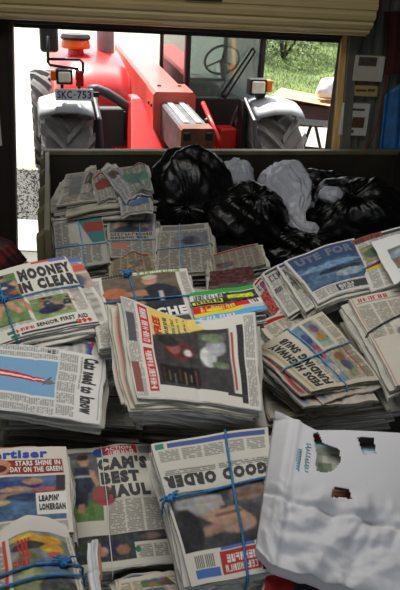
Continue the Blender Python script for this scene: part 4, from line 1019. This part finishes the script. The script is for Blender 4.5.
# ---- "BEST HAUL"
c = Cv(seed=12, base=(.78, .76, .71)); c.rect(0, .04, .40, .62, (.36, .37, .36)); c.rect(0, .48, .46, .64, (.36, .50, .24)); c.poly([(.06, .18), (.24, .19), (.27, .34), (.20, .42), (.04, .40)], (.17, .20, .28)); c.poly([(.02, .38), (.20, .38), (.16, .52), (.04, .54)], (.18, .20, .27)); c.poly([(.06, .50), (.13, .50), (.12, .58), (.06, .58)], SK); c.poly([(.22, .20), (.28, .22), (.33, .34), (.29, .36), (.23, .27)], SK); c.ell(.17, .125, .065, .055, SK); c.ell(.16, .09, .07, .03, (.22, .17, .13)); c.ell(.36, .44, .13, .085, (.62, .30, .31)); c.rect(.05, .26, .24, .275, (.7, .7, .7)); c.grain(0, .04, .46, .64, .06)
c.rect(.38, .0, .82, .085, (.72, .16, .16)); c.ell(.36, .05, .07, .04, (.16, .28, .55)); c.rect(.84, .01, .99, .08, (.55, .54, .52)); c.rect(.33, .1, 1, .76, (.78, .76, .71)); c.cols(.36, .49, .98, .75, 3, .4); c.ell(.36, .44, .13, .085, (.60, .30, .31)); c.rect(.0, .78, 1., .98, (.78, .76, .71))
c.photo(0, .76, .62, .96, (.22, .23, .25), [(.3, .4, .3, .3, (.28, .30, .26)), (.6, .5, .2, .3, (.16, .18, .28)), (.45, .6, .1, .2, SK), (.8, .6, .12, .2, (.6, .42, .34))]); c.photo(.62, .76, 1., .84, (.26, .26, .28), [(.5, .5, .3, .3, (.5, .4, .35))]); c.cols(.64, .86, .98, .96, 2, .35); c.ell(.65, .89, .025, .025, (.15, .45, .3))
c.marks(.47, .046, .78, .08, (.85, .84, .82), 6)
bundle('newspaper_bundle', 'newspaper bundle headlined BEST HAUL with footballer in navy', [(68, 450), (150, 445), (174, 561), (77, 573)], 1.68, 16, 4, .06, 7, c,
       [("CAM'S", .33, .11, .92, .225, 'ink', 0.075), ('BEST', .35, .24, .80, .345, 'ink', 0.075), ('HAUL', .37, .36, .885, .47, 'ink', 0.075), ('ACTION', .44, .01, .76, .042, 'inkw', 0.035), ],
       bow=(.006, .004), twine=[('v', .40, .36)], tmat='inkw', trad=.0012, seed=12, jit=.014)
# ---- upside-down "GOOD ORDER"
c = Cv(seed=13, base=(.80, .785, .74)); c.cols(.03, .84, .97, .93, 5, .45); c.rect(.03, .945, .88, .985, (.30, .36, .58)); c.rect(.90, .945, .98, .99, (.25, .5, .45)); c.cols(.03, .73, .97, .77, 2, .3)
c.photo(.10, .20, .98, .60, (.24, .24, .25), [(.3, .6, .3, .25, (.30, .30, .32)), (.45, .42, .30, .10, (.68, .50, .40), 15), (.62, .30, .26, .09, (.66, .48, .38), -10), (.35, .26, .18, .10, (.70, .54, .44)), (.75, .75, .25, .2, (.62, .60, .58), 20), (.2, .82, .2, .16, (.52, .40, .34)), (.9, .3, .15, .4, (.16, .16, .18))], .06); c.poly([(.28, .36), (.55, .33), (.70, .38), (.66, .44), (.40, .45)], (.70, .53, .43)); c.poly([(.35, .40), (.62, .40), (.60, .415), (.36, .415)], (.45, .30, .24)); c.poly([(.5, .46), (.75, .50), (.72, .58), (.52, .54)], (.64, .62, .60)); c.grain(.10, .20, .98, .60, .05)
c.rect(.10, .02, .98, .19, (.80, .785, .74)); c.rect(.25, .03, .66, .17, (.66, .20, .20)); c.rect(.08, .02, .24, .14, (.22, .18, .20)); c.rect(.68, .03, .92, .08, (.28, .42, .66))
for k in range(10): c.rect(.72+.02*k, .09, .728+.02*k, .17, (.1, .1, .1))
c.rect(.3, .175, .64, .195, (.3, .42, .66)); c.cols(.0, .2, .09, .75, 1, .4)
c.marks(.28, .045, .63, .085, (.85, .84, .82), 9)
c.marks(.28, .10, .60, .145, (.85, .84, .82), 7)
bundle('newspaper_bundle', 'upside-down newspaper bundle headlined GOOD ORDER tied with bright blue twine', [(286, 568), (192, 588), (151, 445), (268, 427)], 1.55, 20, 2, .08, 9, c,
       [('GOOD ORDER', .06, .635, .98, .725, 'ink', 0.075), ],
       bow=(.006, .005), twine=[('u', .60, .56), ('v', .42, .38)], knot=(.97, .56, .016), trad=.0032, seed=13, jit=.010, jrot=2, extra={1: ((.004, .0), R(-2), generic_page(131, 30, 40), (20, 26)), 2: ((.004, -.002), R(-4), generic_page(132, 30, 40), (20, 26)), 3: ((.0, 0), R(-5), generic_page(133, 30, 40), (20, 26))})
# ---- darker stacks under the middle row and at the front edge
G3 = 'untied newspaper stacks showing their edges'
bundle('newspaper_stack', 'newspaper stack under the blue sky broadsheet, edges facing out', [(10, 388), (128, 396), (134, 426), (2, 416)], 2.06, 0, 2, .12, 10, generic_page(141, 40, 50), [], seed=14, jit=.03, jrot=4, group=G3)
bundle('newspaper_stack', 'newspaper stack below the red and yellow page, mostly in shadow', [(118, 392), (250, 398), (262, 432), (128, 424)], 2.16, 2, 2, .12, 10, generic_page(151, 40, 50), [], seed=15, jit=.03, jrot=4, group=G3)
bundle('newspaper_stack', 'creased newspaper stack below the yellowed HIGHWAY bundle', [(262, 384), (384, 378), (396, 404), (270, 418)], 2.24, 4, 2, .10, 9, generic_page(161, 40, 50, (.76, .73, .67)), [], seed=16, jit=.03, jrot=4, wrinkle=.005, group=G3)
bundle('newspaper_stack', 'cream newspaper stack at the very front edge', [(118, 580), (172, 571), (236, 604), (120, 622)], 1.50, 6, 0, .12, 9, generic_page(171, 40, 50, (.80, .76, .66)), [], seed=17, jit=.03, jrot=5, group=G3, fill=True)
c = generic_page(181, 40, 50); c.rect(0, 0, 1, 1, (.62, .14, .14)); c.rect(.5, .1, .9, .5, (.2, .2, .25))
bundle('magazine_stack', 'red covered magazine sticking out under the white paper bag', [(266, 574), (320, 578), (330, 620), (262, 612)], 1.42, 8, 0, .05, 4, c, [], seed=18, group='stacks on the front pile', cat='magazines', piece='magazine')

c = Cv(10, 40, (.86, .86, .87), seed=19)
bundle('folded_paper', 'narrow folded white paper sticking up beside the television listings', [(87, 543), (97, 540), (101, 602), (90, 606)], 1.40, 24, 0, .02, 2, c, [], bow=(.004, .0), wrinkle=.004, seed=19, jit=.002, group=G3, cat='paper', fill=False, piece='sheet', extra={1: ((.003, .0), R(2), Cv(10, 10, (.8, .6, .45), seed=20), (8, 12))})

# ------------------------------------------------------------------ newspapers inside the bin
G4 = 'newspaper bundles inside the steel bin'
c = Cv(50, 65, (.72, .70, .66), seed=30); c.rect(.03, .02, .97, .10, (.55, .52, .50)); c.photo(.05, .12, .95, .40, (.42, .42, .46), [(.25, .5, .16, .35, SK), (.72, .5, .16, .35, SK), (.5, .8, .4, .3, (.25, .28, .36))]); c.rect(.05, .42, .95, .56, (.70, .68, .64)); c.cols(.05, .58, .95, .97, 4, .4); c.rect(.1, .66, .4, .8, (.74, .52, .44)); c.marks(.06, .43, .94, .485, (.25, .25, .26), 12); c.marks(.06, .505, .9, .56, (.25, .25, .26), 11)
bundle('newspaper_bundle', 'newspaper bundle with two faces on its front page, in the bin', [(107, 217), (155, 214), (156, 258), (108, 257)], 3.85, 28, 0, .14, 10, c, [], twine=[('u', .62, .60), ('v', .68, .68)], trad=.0035, tmat='twinepale', seed=30, jit=.025, jrot=4, group=G4, fill=False)
c = Cv(50, 65, (.72, .71, .68), seed=31); c.rect(.45, .0, .98, .55, (.30, .50, .50)); c.rect(.62, .10, .98, .32, (.62, .30, .27)); c.poly([(.30, .1), (.5, .05), (.85, .8), (.6, .9)], (.74, .73, .71)); c.cols(.02, .05, .3, .95, 2, .35); c.rect(.05, .5, .45, .6, (.55, .55, .53)); c.cols(.3, .6, .9, .95, 3, .35)
bundle('newspaper_bundle', 'newspaper bundle with teal and red page leaning in the bin corner', [(53, 222), (102, 216), (109, 262), (57, 272)], 3.72, 26, 6, .16, 11, c, [], twine=[('u', .55, .6), ('v', .5, .55)], tmat='twinepale', trad=.0035, seed=31, jit=.03, jrot=5, group=G4, fill=False)
c = Cv(50, 65, (.70, .68, .64), seed=32); c.cols(.03, .15, .97, .97, 5, .4); c.photo(.3, .2, .95, .5, (.48, .48, .5), [(.5, .5, .3, .3, (.32, .34, .38))]); c.rect(.05, .03, .9, .11, (.5, .48, .46))
bundle('newspaper_bundle', 'newspaper bundle with grey page under the big black bag', [(160, 226), (208, 223), (215, 270), (156, 276)], 3.70, 24, -4, .16, 12, c, [], twine=[('u', .5, .46), ('v', .40, .44)], tmat='twinepale', trad=.0035, seed=32, jit=.03, jrot=5, group=G4, fill=False)
c = Cv(50, 60, (.70, .68, .63), seed=33); c.cols(.03, .05, .97, .97, 5, .35); c.rect(.1, .2, .4, .7, (.45, .46, .46)); c.rect(.6, .1, .9, .5, (.38, .48, .44)); c.noise(0, 0, 1, 1, .06, 5)
bundle('newspaper_bundle', 'big untidy newspaper heap at the top left of the bin', [(66, 174), (146, 166), (153, 196), (56, 206)], 4.02, 12, 2, .22, 18, c, [], bow=(.008, .0), wrinkle=.008, seed=33, jit=.05, jrot=11, group=G4, fill=False)
G5 = 'loose folded newspapers on the heap in the bin'
def folded(lab, px, d, seed, tx, ty, base=(.74, .72, .68), blk=None):
    c = generic_page(seed, 30, 50, base)
    if blk: c.rect(.1, .3, .9, .6, blk)
    bundle('folded_newspaper', lab, px, d, tx, ty, .035, 3, c, [], bow=(.02, .006), wrinkle=.01, seed=seed, jit=.008, group=G5, fill=False, cat='newspaper', piece='section')
folded('folded newspaper leaning upright at the left of the heap', [(84, 172), (96, 165), (92, 202), (75, 206)], 3.98, 201, 30, 8)
folded('folded newspaper wrapped in plastic lying across the heap', [(100, 170), (116, 164), (142, 196), (126, 203)], 3.94, 202, 24, 0, (.70, .70, .70))
folded('folded newspaper with red print on the heap', [(92, 178), (108, 172), (116, 198), (98, 204)], 3.93, 203, 26, 4, (.7, .68, .64), (.55, .28, .24))
folded('greenish folded newspaper at the right end of the heap', [(118, 172), (146, 165), (153, 190), (130, 196)], 3.95, 204, 20, -6, (.62, .64, .60), (.36, .50, .44))
folded('newspaper with blue cover hanging over the heap front', [(118, 197), (150, 194), (152, 210), (122, 216)], 3.86, 205, 34, 0, (.72, .71, .69), (.32, .45, .62))
bundle('crumpled_newspaper', 'crumpled yellowish newspaper in the middle of the bin', [(112, 262), (150, 254), (156, 274), (110, 282)], 3.45, 18, 0, .07, 4, generic_page(206, 30, 40, (.66, .60, .50)), [], bow=(.03, .01), wrinkle=.02, seed=206, jit=.03, jrot=9, group=G5, fill=False, cat='newspaper', mat='crump')
bundle('newspaper_bundle', 'newspaper bundle lying flat below the second black bag', [(212, 254), (258, 243), (266, 264), (214, 276)], 3.50, 12, 0, .12, 10, generic_page(207, 40, 50, (.64, .60, .55)), [], seed=207, jit=.03, jrot=5, group=G4, fill=False)
c = generic_page(208, 40, 50, (.50, .42, .40)); c.rect(0, 0, 1, .6, (.36, .22, .22)); c.noise(0, 0, 1, 1, .1, 3)
bundle('magazine_stack', 'dark red magazine stack at the near side of the bin', [(210, 272), (252, 266), (258, 288), (208, 296)], 3.25, 10, 0, .12, 9, c, [], seed=208, jit=.02, group=G4, cat='magazines', piece='magazine', fill=False)

# ------------------------------------------------------------------ plain bundles that fill the pile underneath
def block_mesh(name, w, dpt_, h, seed, n=7):
    r = np.random.RandomState(seed); V = []; C = []; F_ = []
    per = 10
    th = h/n
    for k in range(n):
        jx, jy = r.uniform(-.008, .008, 2); ww = w/2-r.uniform(0, .008); dd = dpt_/2-r.uniform(0, .008); tb = np.array((.74, .72, .67))*r.uniform(.8, 1.05)
        lp = [(-ww+2*ww*i/per, -dd) for i in range(per)]+[(ww, -dd+2*dd*i/per) for i in range(per)]+[(ww-2*ww*i/per, dd) for i in range(per)]+[(-ww, dd-2*dd*i/per) for i in range(per)]
        L = len(lp); b = len(V)
        for q in range(4):
            s = r.uniform(.55, 1.0); f = r.uniform(-.003, .003)
            for (x, y) in lp:
                g = 1+f/w; V.append((x*g+jx+r.uniform(-.0015, .0015), y*g+jy+r.uniform(-.0015, .0015), th*(k+q*.3))); C.append(tb*s)
        for q in range(3): F_ += [(b+q*L+i, b+q*L+(i+1) % L, b+(q+1)*L+(i+1) % L, b+(q+1)*L+i) for i in range(L)]
        F_ += [tuple(b+i for i in range(L))[::-1], tuple(b+3*L+i for i in range(L))]
    return np.array(V), F_, np.array(C)
BLK = []
for k in range(3):
    V, F_, C = block_mesh('newspapers', .40, .30, .105, 300+k)
    o = mesh_obj('plain_bundle', V, F_, MT['paper'], cols=C); me = o.data; bpy.data.objects.remove(o)
    mb = MB(); mb.tube([(0, -.155, 0.0), (0, -.156, .105), (0, 0, .109), (0, .156, .105), (0, .155, 0.0)], .003, 6); t = mb.build('twine', MT['twine']); tm = t.data; bpy.data.objects.remove(t)
    BLK.append((me, tm))
def place_block(x, y, z, rz, k, lab, grp):
    o = bpy.data.objects.new('newspaper_bundle', BLK[k][0]); COL.objects.link(o); o.location = (x, y, z); o.rotation_euler = (0, 0, rz)
    tag(o, lab, 'newspapers', grp)
    t = bpy.data.objects.new('twine', BLK[k][1]); COL.objects.link(t); t.parent = o
def inside(px, py, q):
    s = None
    for i in range(4):
        a, b = q[i], q[(i+1) % 4]; c_ = (b[0]-a[0])*(py-a[1])-(b[1]-a[1])*(px-a[0])
        if s is None: s = c_ > 0
        elif (c_ > 0) != s: return False
    return True
rf = random.Random(77); cnt = 0
xs_ = np.arange(-.98, 1.35, .425); ys_ = np.arange(1.02, 2.75, .33)
for x in xs_:
    for y in ys_:
        zt = 9; cov = 0
        for sx in np.linspace(-.2, .2, 7):
            for sy in np.linspace(-.15, .15, 7):
                for q, n, cen, thk in FOOT:
                    if inside(x+sx, y+sy, q):
                        z = cen[2]-(n[0]*(x+sx-cen[0])+n[1]*(y+sy-cen[1]))/n[2]-thk; zt = min(zt, z); cov += 1
        if cov == 0: zt = DOCKZ+.24 if y < 2.2 else 0
        k = int((zt-.012-DOCKZ)/.114)
        for i in range(max(0, k)):
            place_block(x+rf.uniform(-.008, .008), y+rf.uniform(-.008, .008), DOCKZ+.001+i*.114, rf.choice((0, math.pi))+R(rf.uniform(-1, 1)), rf.randint(0, 2), 'plain tied newspaper bundle in the lower layers of the front pile', 'lower bundles of the front pile'); cnt += 1
# lower layers in the bin
for i in range(6):
    for j in range(5):
        for k in range(2):
            lx = .25+.43*i; ly = -.20-.33*j
            if j == 4 and k > 0: continue
            p = np.array([BFL[0], BFL[1], 0])+BEX*lx+BEY*ly
            place_block(p[0], p[1], z0+.002+k*.114, BY+R(rf.uniform(-2, 2)), rf.randint(0, 2), 'plain tied newspaper bundle in the lower layers of the bin', 'lower bundles in the bin')

# ------------------------------------------------------------------ garbage bags
from mathutils import noise as mnoise
def bag(name, lab, px, py, rx, ry, d, seed, mat, axis=(0.0, -.85, .5), depth=.9, folds=17, neck=.22, group='black garbage bags in the bin', flat=0.0):
    """closed sack: ellipsoid with gathers running to a tied neck"""
    c = atd(px, py, d); sx = rx*d/FPX; sz = ry*d/FPX
    r = random.Random(seed); nm, nn_ = 60, 130
    ax = Vector(axis).normalized(); xx = Vector((1, 0, 0)); xx = (xx-ax*xx.dot(ax)).normalized(); yy = ax.cross(xx)
    k = [(r.uniform(2, 5), r.uniform(2, 5), r.uniform(2, 5), r.uniform(0, 6)) for _ in range(7)]
    creases = [(r.uniform(0, 6.283), r.uniform(.05, .22), r.uniform(.4, 1.)) for _ in range(folds*2)]
    vs = []
    for i in range(nm+1):
        t = math.pi*i/nm                       # 0 = neck pole
        for j in range(nn_):
            q = 2*math.pi*j/nn_
            g = math.exp(-t*1.35); rad = 1.0
            fold = sum(am*max(0., 1-abs(((q-a0+math.pi+.25*math.sin(t*2+a0)) % (2*math.pi))-math.pi)/wd) for a0, wd, am in creases)
            rad *= 1+(fold-.5)*(.09*g+.012)
            dent = .20*math.exp(-(t/.42)**2)
            p = Vector((math.sin(t)*math.cos(q), math.sin(t)*math.sin(q), math.cos(t)))
            w = sum(math.sin(a*p.x*1.6+b*p.y*1.6+c_*p.z*1.6+e) for a, b, c_, e in k)/7
            nzv = Vector((p.x*2.2+seed*7, p.y*2.2, p.z*2.2)); rd = 1-abs(mnoise.noise(nzv))*2; rd2 = 1-abs(mnoise.noise(nzv*2.3))*2
            rad *= (1-dent)*(1+.14*w)*(1+.05*rd+.028*rd2)
            P = xx*p.x*rad+yy*p.y*rad+ax*p.z*rad
            z = P.z*sz
            if z < -sz*.72: z = -sz*.72+(z+sz*.72)*.25
            vs.append((P.x*sx, P.y*sx*depth, z))
    fs = [(i*nn_+j, i*nn_+(j+1) % nn_, (i+1)*nn_+(j+1) % nn_, (i+1)*nn_+j) for i in range(nm) for j in range(nn_)]
    E = empty(name, tuple(c)); tag(E, lab, 'bag', group)
    body = MB().add(vs, fs).build('sack', mat, E, smooth=True)
    # tied neck: short gathered ruff
    mb = MB(); tip = Vector((ax.x*sx*.78, ax.y*sx*depth*.78, ax.z*sz*.78)); rows = []
    for i in range(7):
        s = i/6; rr = (.30*(1-s)+.02 if i < 3 else .10+.55*(s-.33))*neck*sx
        for j in range(32):
            q = 2*math.pi*j/32; f = 1+.35*math.sin(7*q+i)*s
            rows.append(tuple(tip+(xx*math.cos(q)+yy*math.sin(q))*rr*f+ax*sx*.30*s*neck*2))
    fs = [(i*32+j, i*32+(j+1) % 32, (i+1)*32+(j+1) % 32, (i+1)*32+j) for i in range(6) for j in range(32)]
    mb.add(rows, fs).build('neck', mat, E, smooth=True)
    return E
bag('garbage_bag', 'largest shiny black garbage bag, tied side towards the newspapers', 191, 194, 39, 45, 4.08, 1, MT['garbage'], (-.10, -.9, -.15), .85)
bag('garbage_bag', 'black garbage bag slumped right of the largest one', 246, 217, 40, 34, 3.92, 2, MT['garbage'], (.1, -.45, .85), .85, 15)
bag('garbage_bag', 'wide black garbage bag at the right end of the bin', 358, 219, 52, 42, 4.22, 3, MT['garbage'], (-.3, -.5, .7), .7, 13)
bag('garbage_bag', 'low black garbage bag half hidden behind the fanned newspapers', 300, 252, 38, 26, 3.98, 4, MT['garbage'], (.1, -.4, .8), .8, 15)
bag('garbage_bag', 'black garbage bag at the far back of the bin', 318, 192, 30, 22, 4.45, 6, MT['garbage'], (.2, -.4, .8), .6, 15)
bag('plastic_bag', 'small pale plastic bag poking up behind the two black bags', 236, 184, 18, 26, 4.36, 7, MT['whitebag'], (0, -.2, 1), .7, 11, .15, 'white plastic bags')
bag('plastic_bag', 'small grey plastic bag beside the wide black bag', 331, 195, 12, 9, 4.08, 8, MT['whitebag'], (0, -.2, 1), .8, 9, .15, 'white plastic bags')
def limp_bag():
    # white carrier bag draped over the black bags, narrowing to a tail
    path = [(266, 178, 16, 4.28), (277, 186, 26, 4.16), (286, 197, 27, 4.07), (291, 209, 19, 4.0), (296, 219, 9, 3.93), (303, 226, 6, 3.90), (312, 229, 7, 3.88), (318, 231, 4, 3.88)]
    pa = np.array(path, float); tt = np.linspace(0, len(path)-1, 64); path = [tuple(np.interp(t, range(len(pa)), pa[:, k]) for k in range(4)) for t in tt]
    n = 80; rows = []; P = [np.array(atd(x, y, d)) for x, y, _, d in path]
    for i, (x, y, w, d) in enumerate(path):
        a = P[max(0, i-5)]; b = P[min(len(P)-1, i+5)]; t = (b-a)/np.linalg.norm(b-a); view = (CAMPOS-P[i]); view /= np.linalg.norm(view)
        s = np.cross(t, view); s /= np.linalg.norm(s); u = np.cross(s, t); W = w*d/FPX
        for j in range(n):
            q = 2*math.pi*j/n; f = 1+.30*mnoise.noise(Vector((math.cos(q)*1.6, math.sin(q)*1.6, i*.07)))+.22*(1-2*abs(mnoise.noise(Vector((math.cos(q)*3+9, math.sin(q)*3, i*.16)))))-.08
            rows.append(tuple(P[i]+s*W*math.cos(q)*f+u*W*.42*math.sin(q)*f))
    fs = [(i*n+j, i*n+(j+1) % n, (i+1)*n+(j+1) % n, (i+1)*n+j) for i in range(len(path)-1) for j in range(n)]+[tuple(range(n))[::-1], tuple(range((len(path)-1)*n, len(path)*n))]
    loc = P[20]; o = MB().add(rows, fs).build('plastic_bag', MT['whitebag'], None, loc, smooth=True)
    tag(o, 'limp white plastic carrier bag draped between the black bags', 'bag', 'white plastic bags')
limp_bag()

# ------------------------------------------------------------------ white paper bag in the front right corner
def paper_bag():
    d = 1.50; n = np.array([-.06, -.34, 1.]); n /= np.linalg.norm(n); p0 = atd(335, 500, d)
    T = [(275, 411), (296, 421), (316, 432), (345, 432), (400, 434), (440, 436)]; B = [(256, 542), (272, 566), (300, 573), (351, 590), (400, 602), (440, 612)]
    TT = np.array([onplane(x, y, p0, n) for x, y in T]); BB = np.array([onplane(x, y, p0, n) for x, y in B])
    def base(u, v): return polyl(TT, u)*(1-v)[:, None]+polyl(BB, u)*v[:, None]
    N = 110; u, v = np.meshgrid(np.linspace(0, 1, N+1), np.linspace(0, 1, N+1)); u = u.ravel(); v = v.ravel()
    r = np.random.RandomState(9); P = base(u, v)
    h = .035*np.sin(math.pi*np.clip(u, 0, 1)**.8)*np.sin(math.pi*np.clip(v*.9+.08, 0, 1))
    cr = np.zeros_like(u)
    cr = np.zeros_like(u)
    wu = u+.03*np.sin(v*9)+.02*np.sin(u*13+v*7); wv = v+.03*np.sin(u*8+2)
    for k in range(34):
        a = r.uniform(0, math.pi); f = r.uniform(3.0, 7.5); ph = r.uniform(0, 1); cu, cv_ = r.uniform(0, 1), r.uniform(.55, 1.0); sg = r.uniform(.10, .26)
        tw = np.abs(((wu*math.cos(a)+wv*math.sin(a))*f+ph) % 1-.5)*2-.5
        cr += r.choice([-1, 1])*tw/f*np.exp(-((u-cu)**2+(v-cv_)**2)/sg**2)
    for k in range(60):
        a = r.uniform(0, math.pi); f = r.uniform(6, 13); ph = r.uniform(0, 1); cu, cv_ = r.uniform(0, 1), r.uniform(.5, 1.0); sg = r.uniform(.05, .14)
        cr += r.choice([-1, 1])*(np.abs(((wu*math.cos(a)+wv*math.sin(a))*f+ph) % 1-.5)*2-.5)/f*np.exp(-((u-cu)**2+(v-cv_)**2)/sg**2)
    h += (.045*np.clip((v-.46)/.15, 0, 1)+.012)*cr
    h += -.010*np.exp(-((v-.60-.03*u)/.02)**2)+.006*np.exp(-((u-.16)/.02)**2)
    h -= .03*np.clip(.10-u, 0, 1)*10*(v > .0)
    P = P+np.outer(h, n)
    m = N+1; px_of = [None]*len(P)
    rel = P-CAMPOS; dz = rel @ _F; X = 200+FPX*(rel @ _R)/dz; Y = 295-FPX*(rel @ _U)/dz
    holes = [[(313, 433), (318, 432), (323, 443), (339, 449), (341, 461), (333, 471), (324, 473), (316, 470), (317, 455)], [(357, 437), (374, 438), (376, 453), (364, 455)], [(334, 487), (349, 489), (352, 499), (331, 497)]]
    def inpoly(x, y, poly):
        c_ = False; k = len(poly)
        for i in range(k):
            (x0, y0), (x1, y1) = poly[i], poly[(i+1) % k]
            if (y0 > y) != (y1 > y) and x < (x1-x0)*(y-y0)/(y1-y0)+x0: c_ = not c_
        return c_
    fs = []
    for j in range(N):
        for i in range(N):
            a = j*m+i; cx_, cy_ = (X[a]+X[a+m+1])/2, (Y[a]+Y[a+m+1])/2
            if any(inpoly(cx_, cy_, h_) for h_ in holes): continue
            fs.append((a, a+m, a+m+1, a+1))
    loc = P.mean(0)-n*.08
    E = empty('paper_bag', tuple(loc)); tag(E, 'torn white paper bag with crumpled base in the front right corner', 'bag')
    o = mesh_obj('front_panel', P, fs, MT['bagpaper'], E, loc, smooth=True)
    sm = o.modifiers.new('thick', 'SOLIDIFY'); sm.thickness = .0012
    # side gussets down from the rim, and the rear panel
    loop = [i for i in range(0, N, 2)]+[N+j*m for j in range(0, N, 2)]+[N*m+i for i in range(N, 0, -2)]+[j*m for j in range(N, 0, -2)]
    L = len(loop); top = P[loop]; cen = P.mean(0)
    mid = top-n*.035+(top-cen)*.01; low = top-n*.06-(top-cen)*.03
    V = np.concatenate([top-n*.001, mid, low]); F_ = [(i, (i+1) % L, L+(i+1) % L, L+i) for i in range(L)]+[(L+i, L+(i+1) % L, 2*L+(i+1) % L, 2*L+i) for i in range(L)]+[tuple(2*L+i for i in range(L))]
    mesh_obj('rear_panel', V, F_, MT['bagpaper'], E, loc, smooth=False)
    # handwriting in pale blue pen
    for (x0, y0, x1, y1, sd) in ((297, 470, 300, 449, 1), (306, 471, 309, 444, 2)):
        rr = random.Random(sd); pts = []
        for k in range(46):                      # joined-up scrawl running up the panel
            t = k/45; w = 3.0*math.sin(k*1.25+sd)*(.5+.5*rr.random()); X_ = x0+(x1-x0)*t+w; Y_ = y0+(y1-y0)*t+1.2*math.cos(k*1.25)
            kk = int(np.argmin((X-X_)**2+(Y-Y_)**2)); pts.append(tuple(P[kk]+n*.0015-loc))
        mb = MB(); mb.tube(pts, .0009, 5); mb.build('handwriting', MT['inkteal'], E, smooth=True)
    # what shows through the holes
    def content(nm, lab, px, cols):
        c = Cv(30, 30, cols[0], seed=5)
        for (u0, v0, u1, v1, cc) in cols[1]: c.rect(u0, v0, u1, v1, cc)
        c.noise(0, 0, 1, 1, .06, 4)
        cc_ = np.mean(px, axis=0); dd_ = (onplane(cc_[0], cc_[1], p0-n*.012, n)-CAMPOS) @ _F
        bundle(nm, lab, px, dd_, math.degrees(math.asin(.34)), -math.degrees(math.asin(.06)), .014, 1, c, [], seed=len(lab), cat='magazine', group='magazines inside the white paper bag', fill=False, piece='cover', wrinkle=.0)
    content('magazine', 'magazine showing red and pale green through the biggest bag hole', [(306, 430), (346, 434), (349, 478), (308, 478)], ((.66, .68, .62), [(0, 0, .6, .20, (.55, .14, .14)), (.15, .20, .95, .28, (.22, .26, .26)), (.2, .28, 1, .36, (.62, .78, .80)), (.4, .45, .9, .7, (.76, .75, .70)), (.3, .7, .6, .9, (.45, .50, .42))]))
    content('magazine', 'grey magazine showing through the upper right bag hole', [(352, 434), (380, 435), (382, 460), (354, 460)], ((.42, .40, .38), [(0, .62, 1, 1, (.80, .82, .84)), (.2, .58, 1, .64, (.45, .66, .75))]))
    content('magazine', 'magazine with orange face showing through the small bag hole', [(326, 483), (356, 485), (358, 504), (327, 503)], ((.62, .40, .30), [(0, 0, 1, .3, (.20, .14, .18)), (.2, .4, .6, .8, (.72, .48, .38))]))
paper_bag()

# ------------------------------------------------------------------ plaid shirt on a dark crate at the left edge
def plaid():
    base = onz(8, 262, .95) if False else atd(2, 276, 3.2)
    e = empty('dark_crate', (base[0]-.20, base[1]+.05, DOCKZ if base[1] < 2.6 else 0.0)); tag(e, 'dark crate at the left edge beside the doorway', 'crate')
    zt = base[2]-e.location.z
    MB().box((-.30, -.2, 0), (.19, .25, zt)).build('crate_body', MT['black'], e, bevel=.01)
    for k in range(4):
        z = zt*(.2+.2*k); MB().box((-.31, -.21, z-.03), (.20, -.195, z+.03)).build('slat', MT['darkpost'], e)
    nx, ny = 60, 44; vs = []; cs = []; r = random.Random(4)
    for j in range(ny+1):
        for i in range(nx+1):
            u, v = i/nx, j/ny; x = -.28+.52*u; y = -.24+.5*v
            z = .035+.015*math.sin(u*7+v*3)+.012*math.sin(v*9-u*4)+.03*math.sin(math.pi*u)-.12*max(0, u-.86)*7*.6-.06*max(0, .1-v)*10
            vs.append((x, y, z)); a = (int(u*13) % 2) + (int(v*11) % 2)
            cs.append([(.07, .06, .06), (.24, .07, .07), (.42, .10, .09)][a])
    m = nx+1; fs = [(j*m+i, j*m+i+1, (j+1)*m+i+1, (j+1)*m+i) for j in range(ny) for i in range(nx)]
    o = mesh_obj('plaid_shirt', vs, fs, MT['crump'], smooth=True, cols=np.array(cs)); o.location = (base[0]-.20, base[1]+.05, base[2]+.02)
    sm = o.modifiers.new('thick', 'SOLIDIFY'); sm.thickness = .02
    tag(o, 'red and black plaid shirt heaped on the dark crate', 'shirt')
plaid()
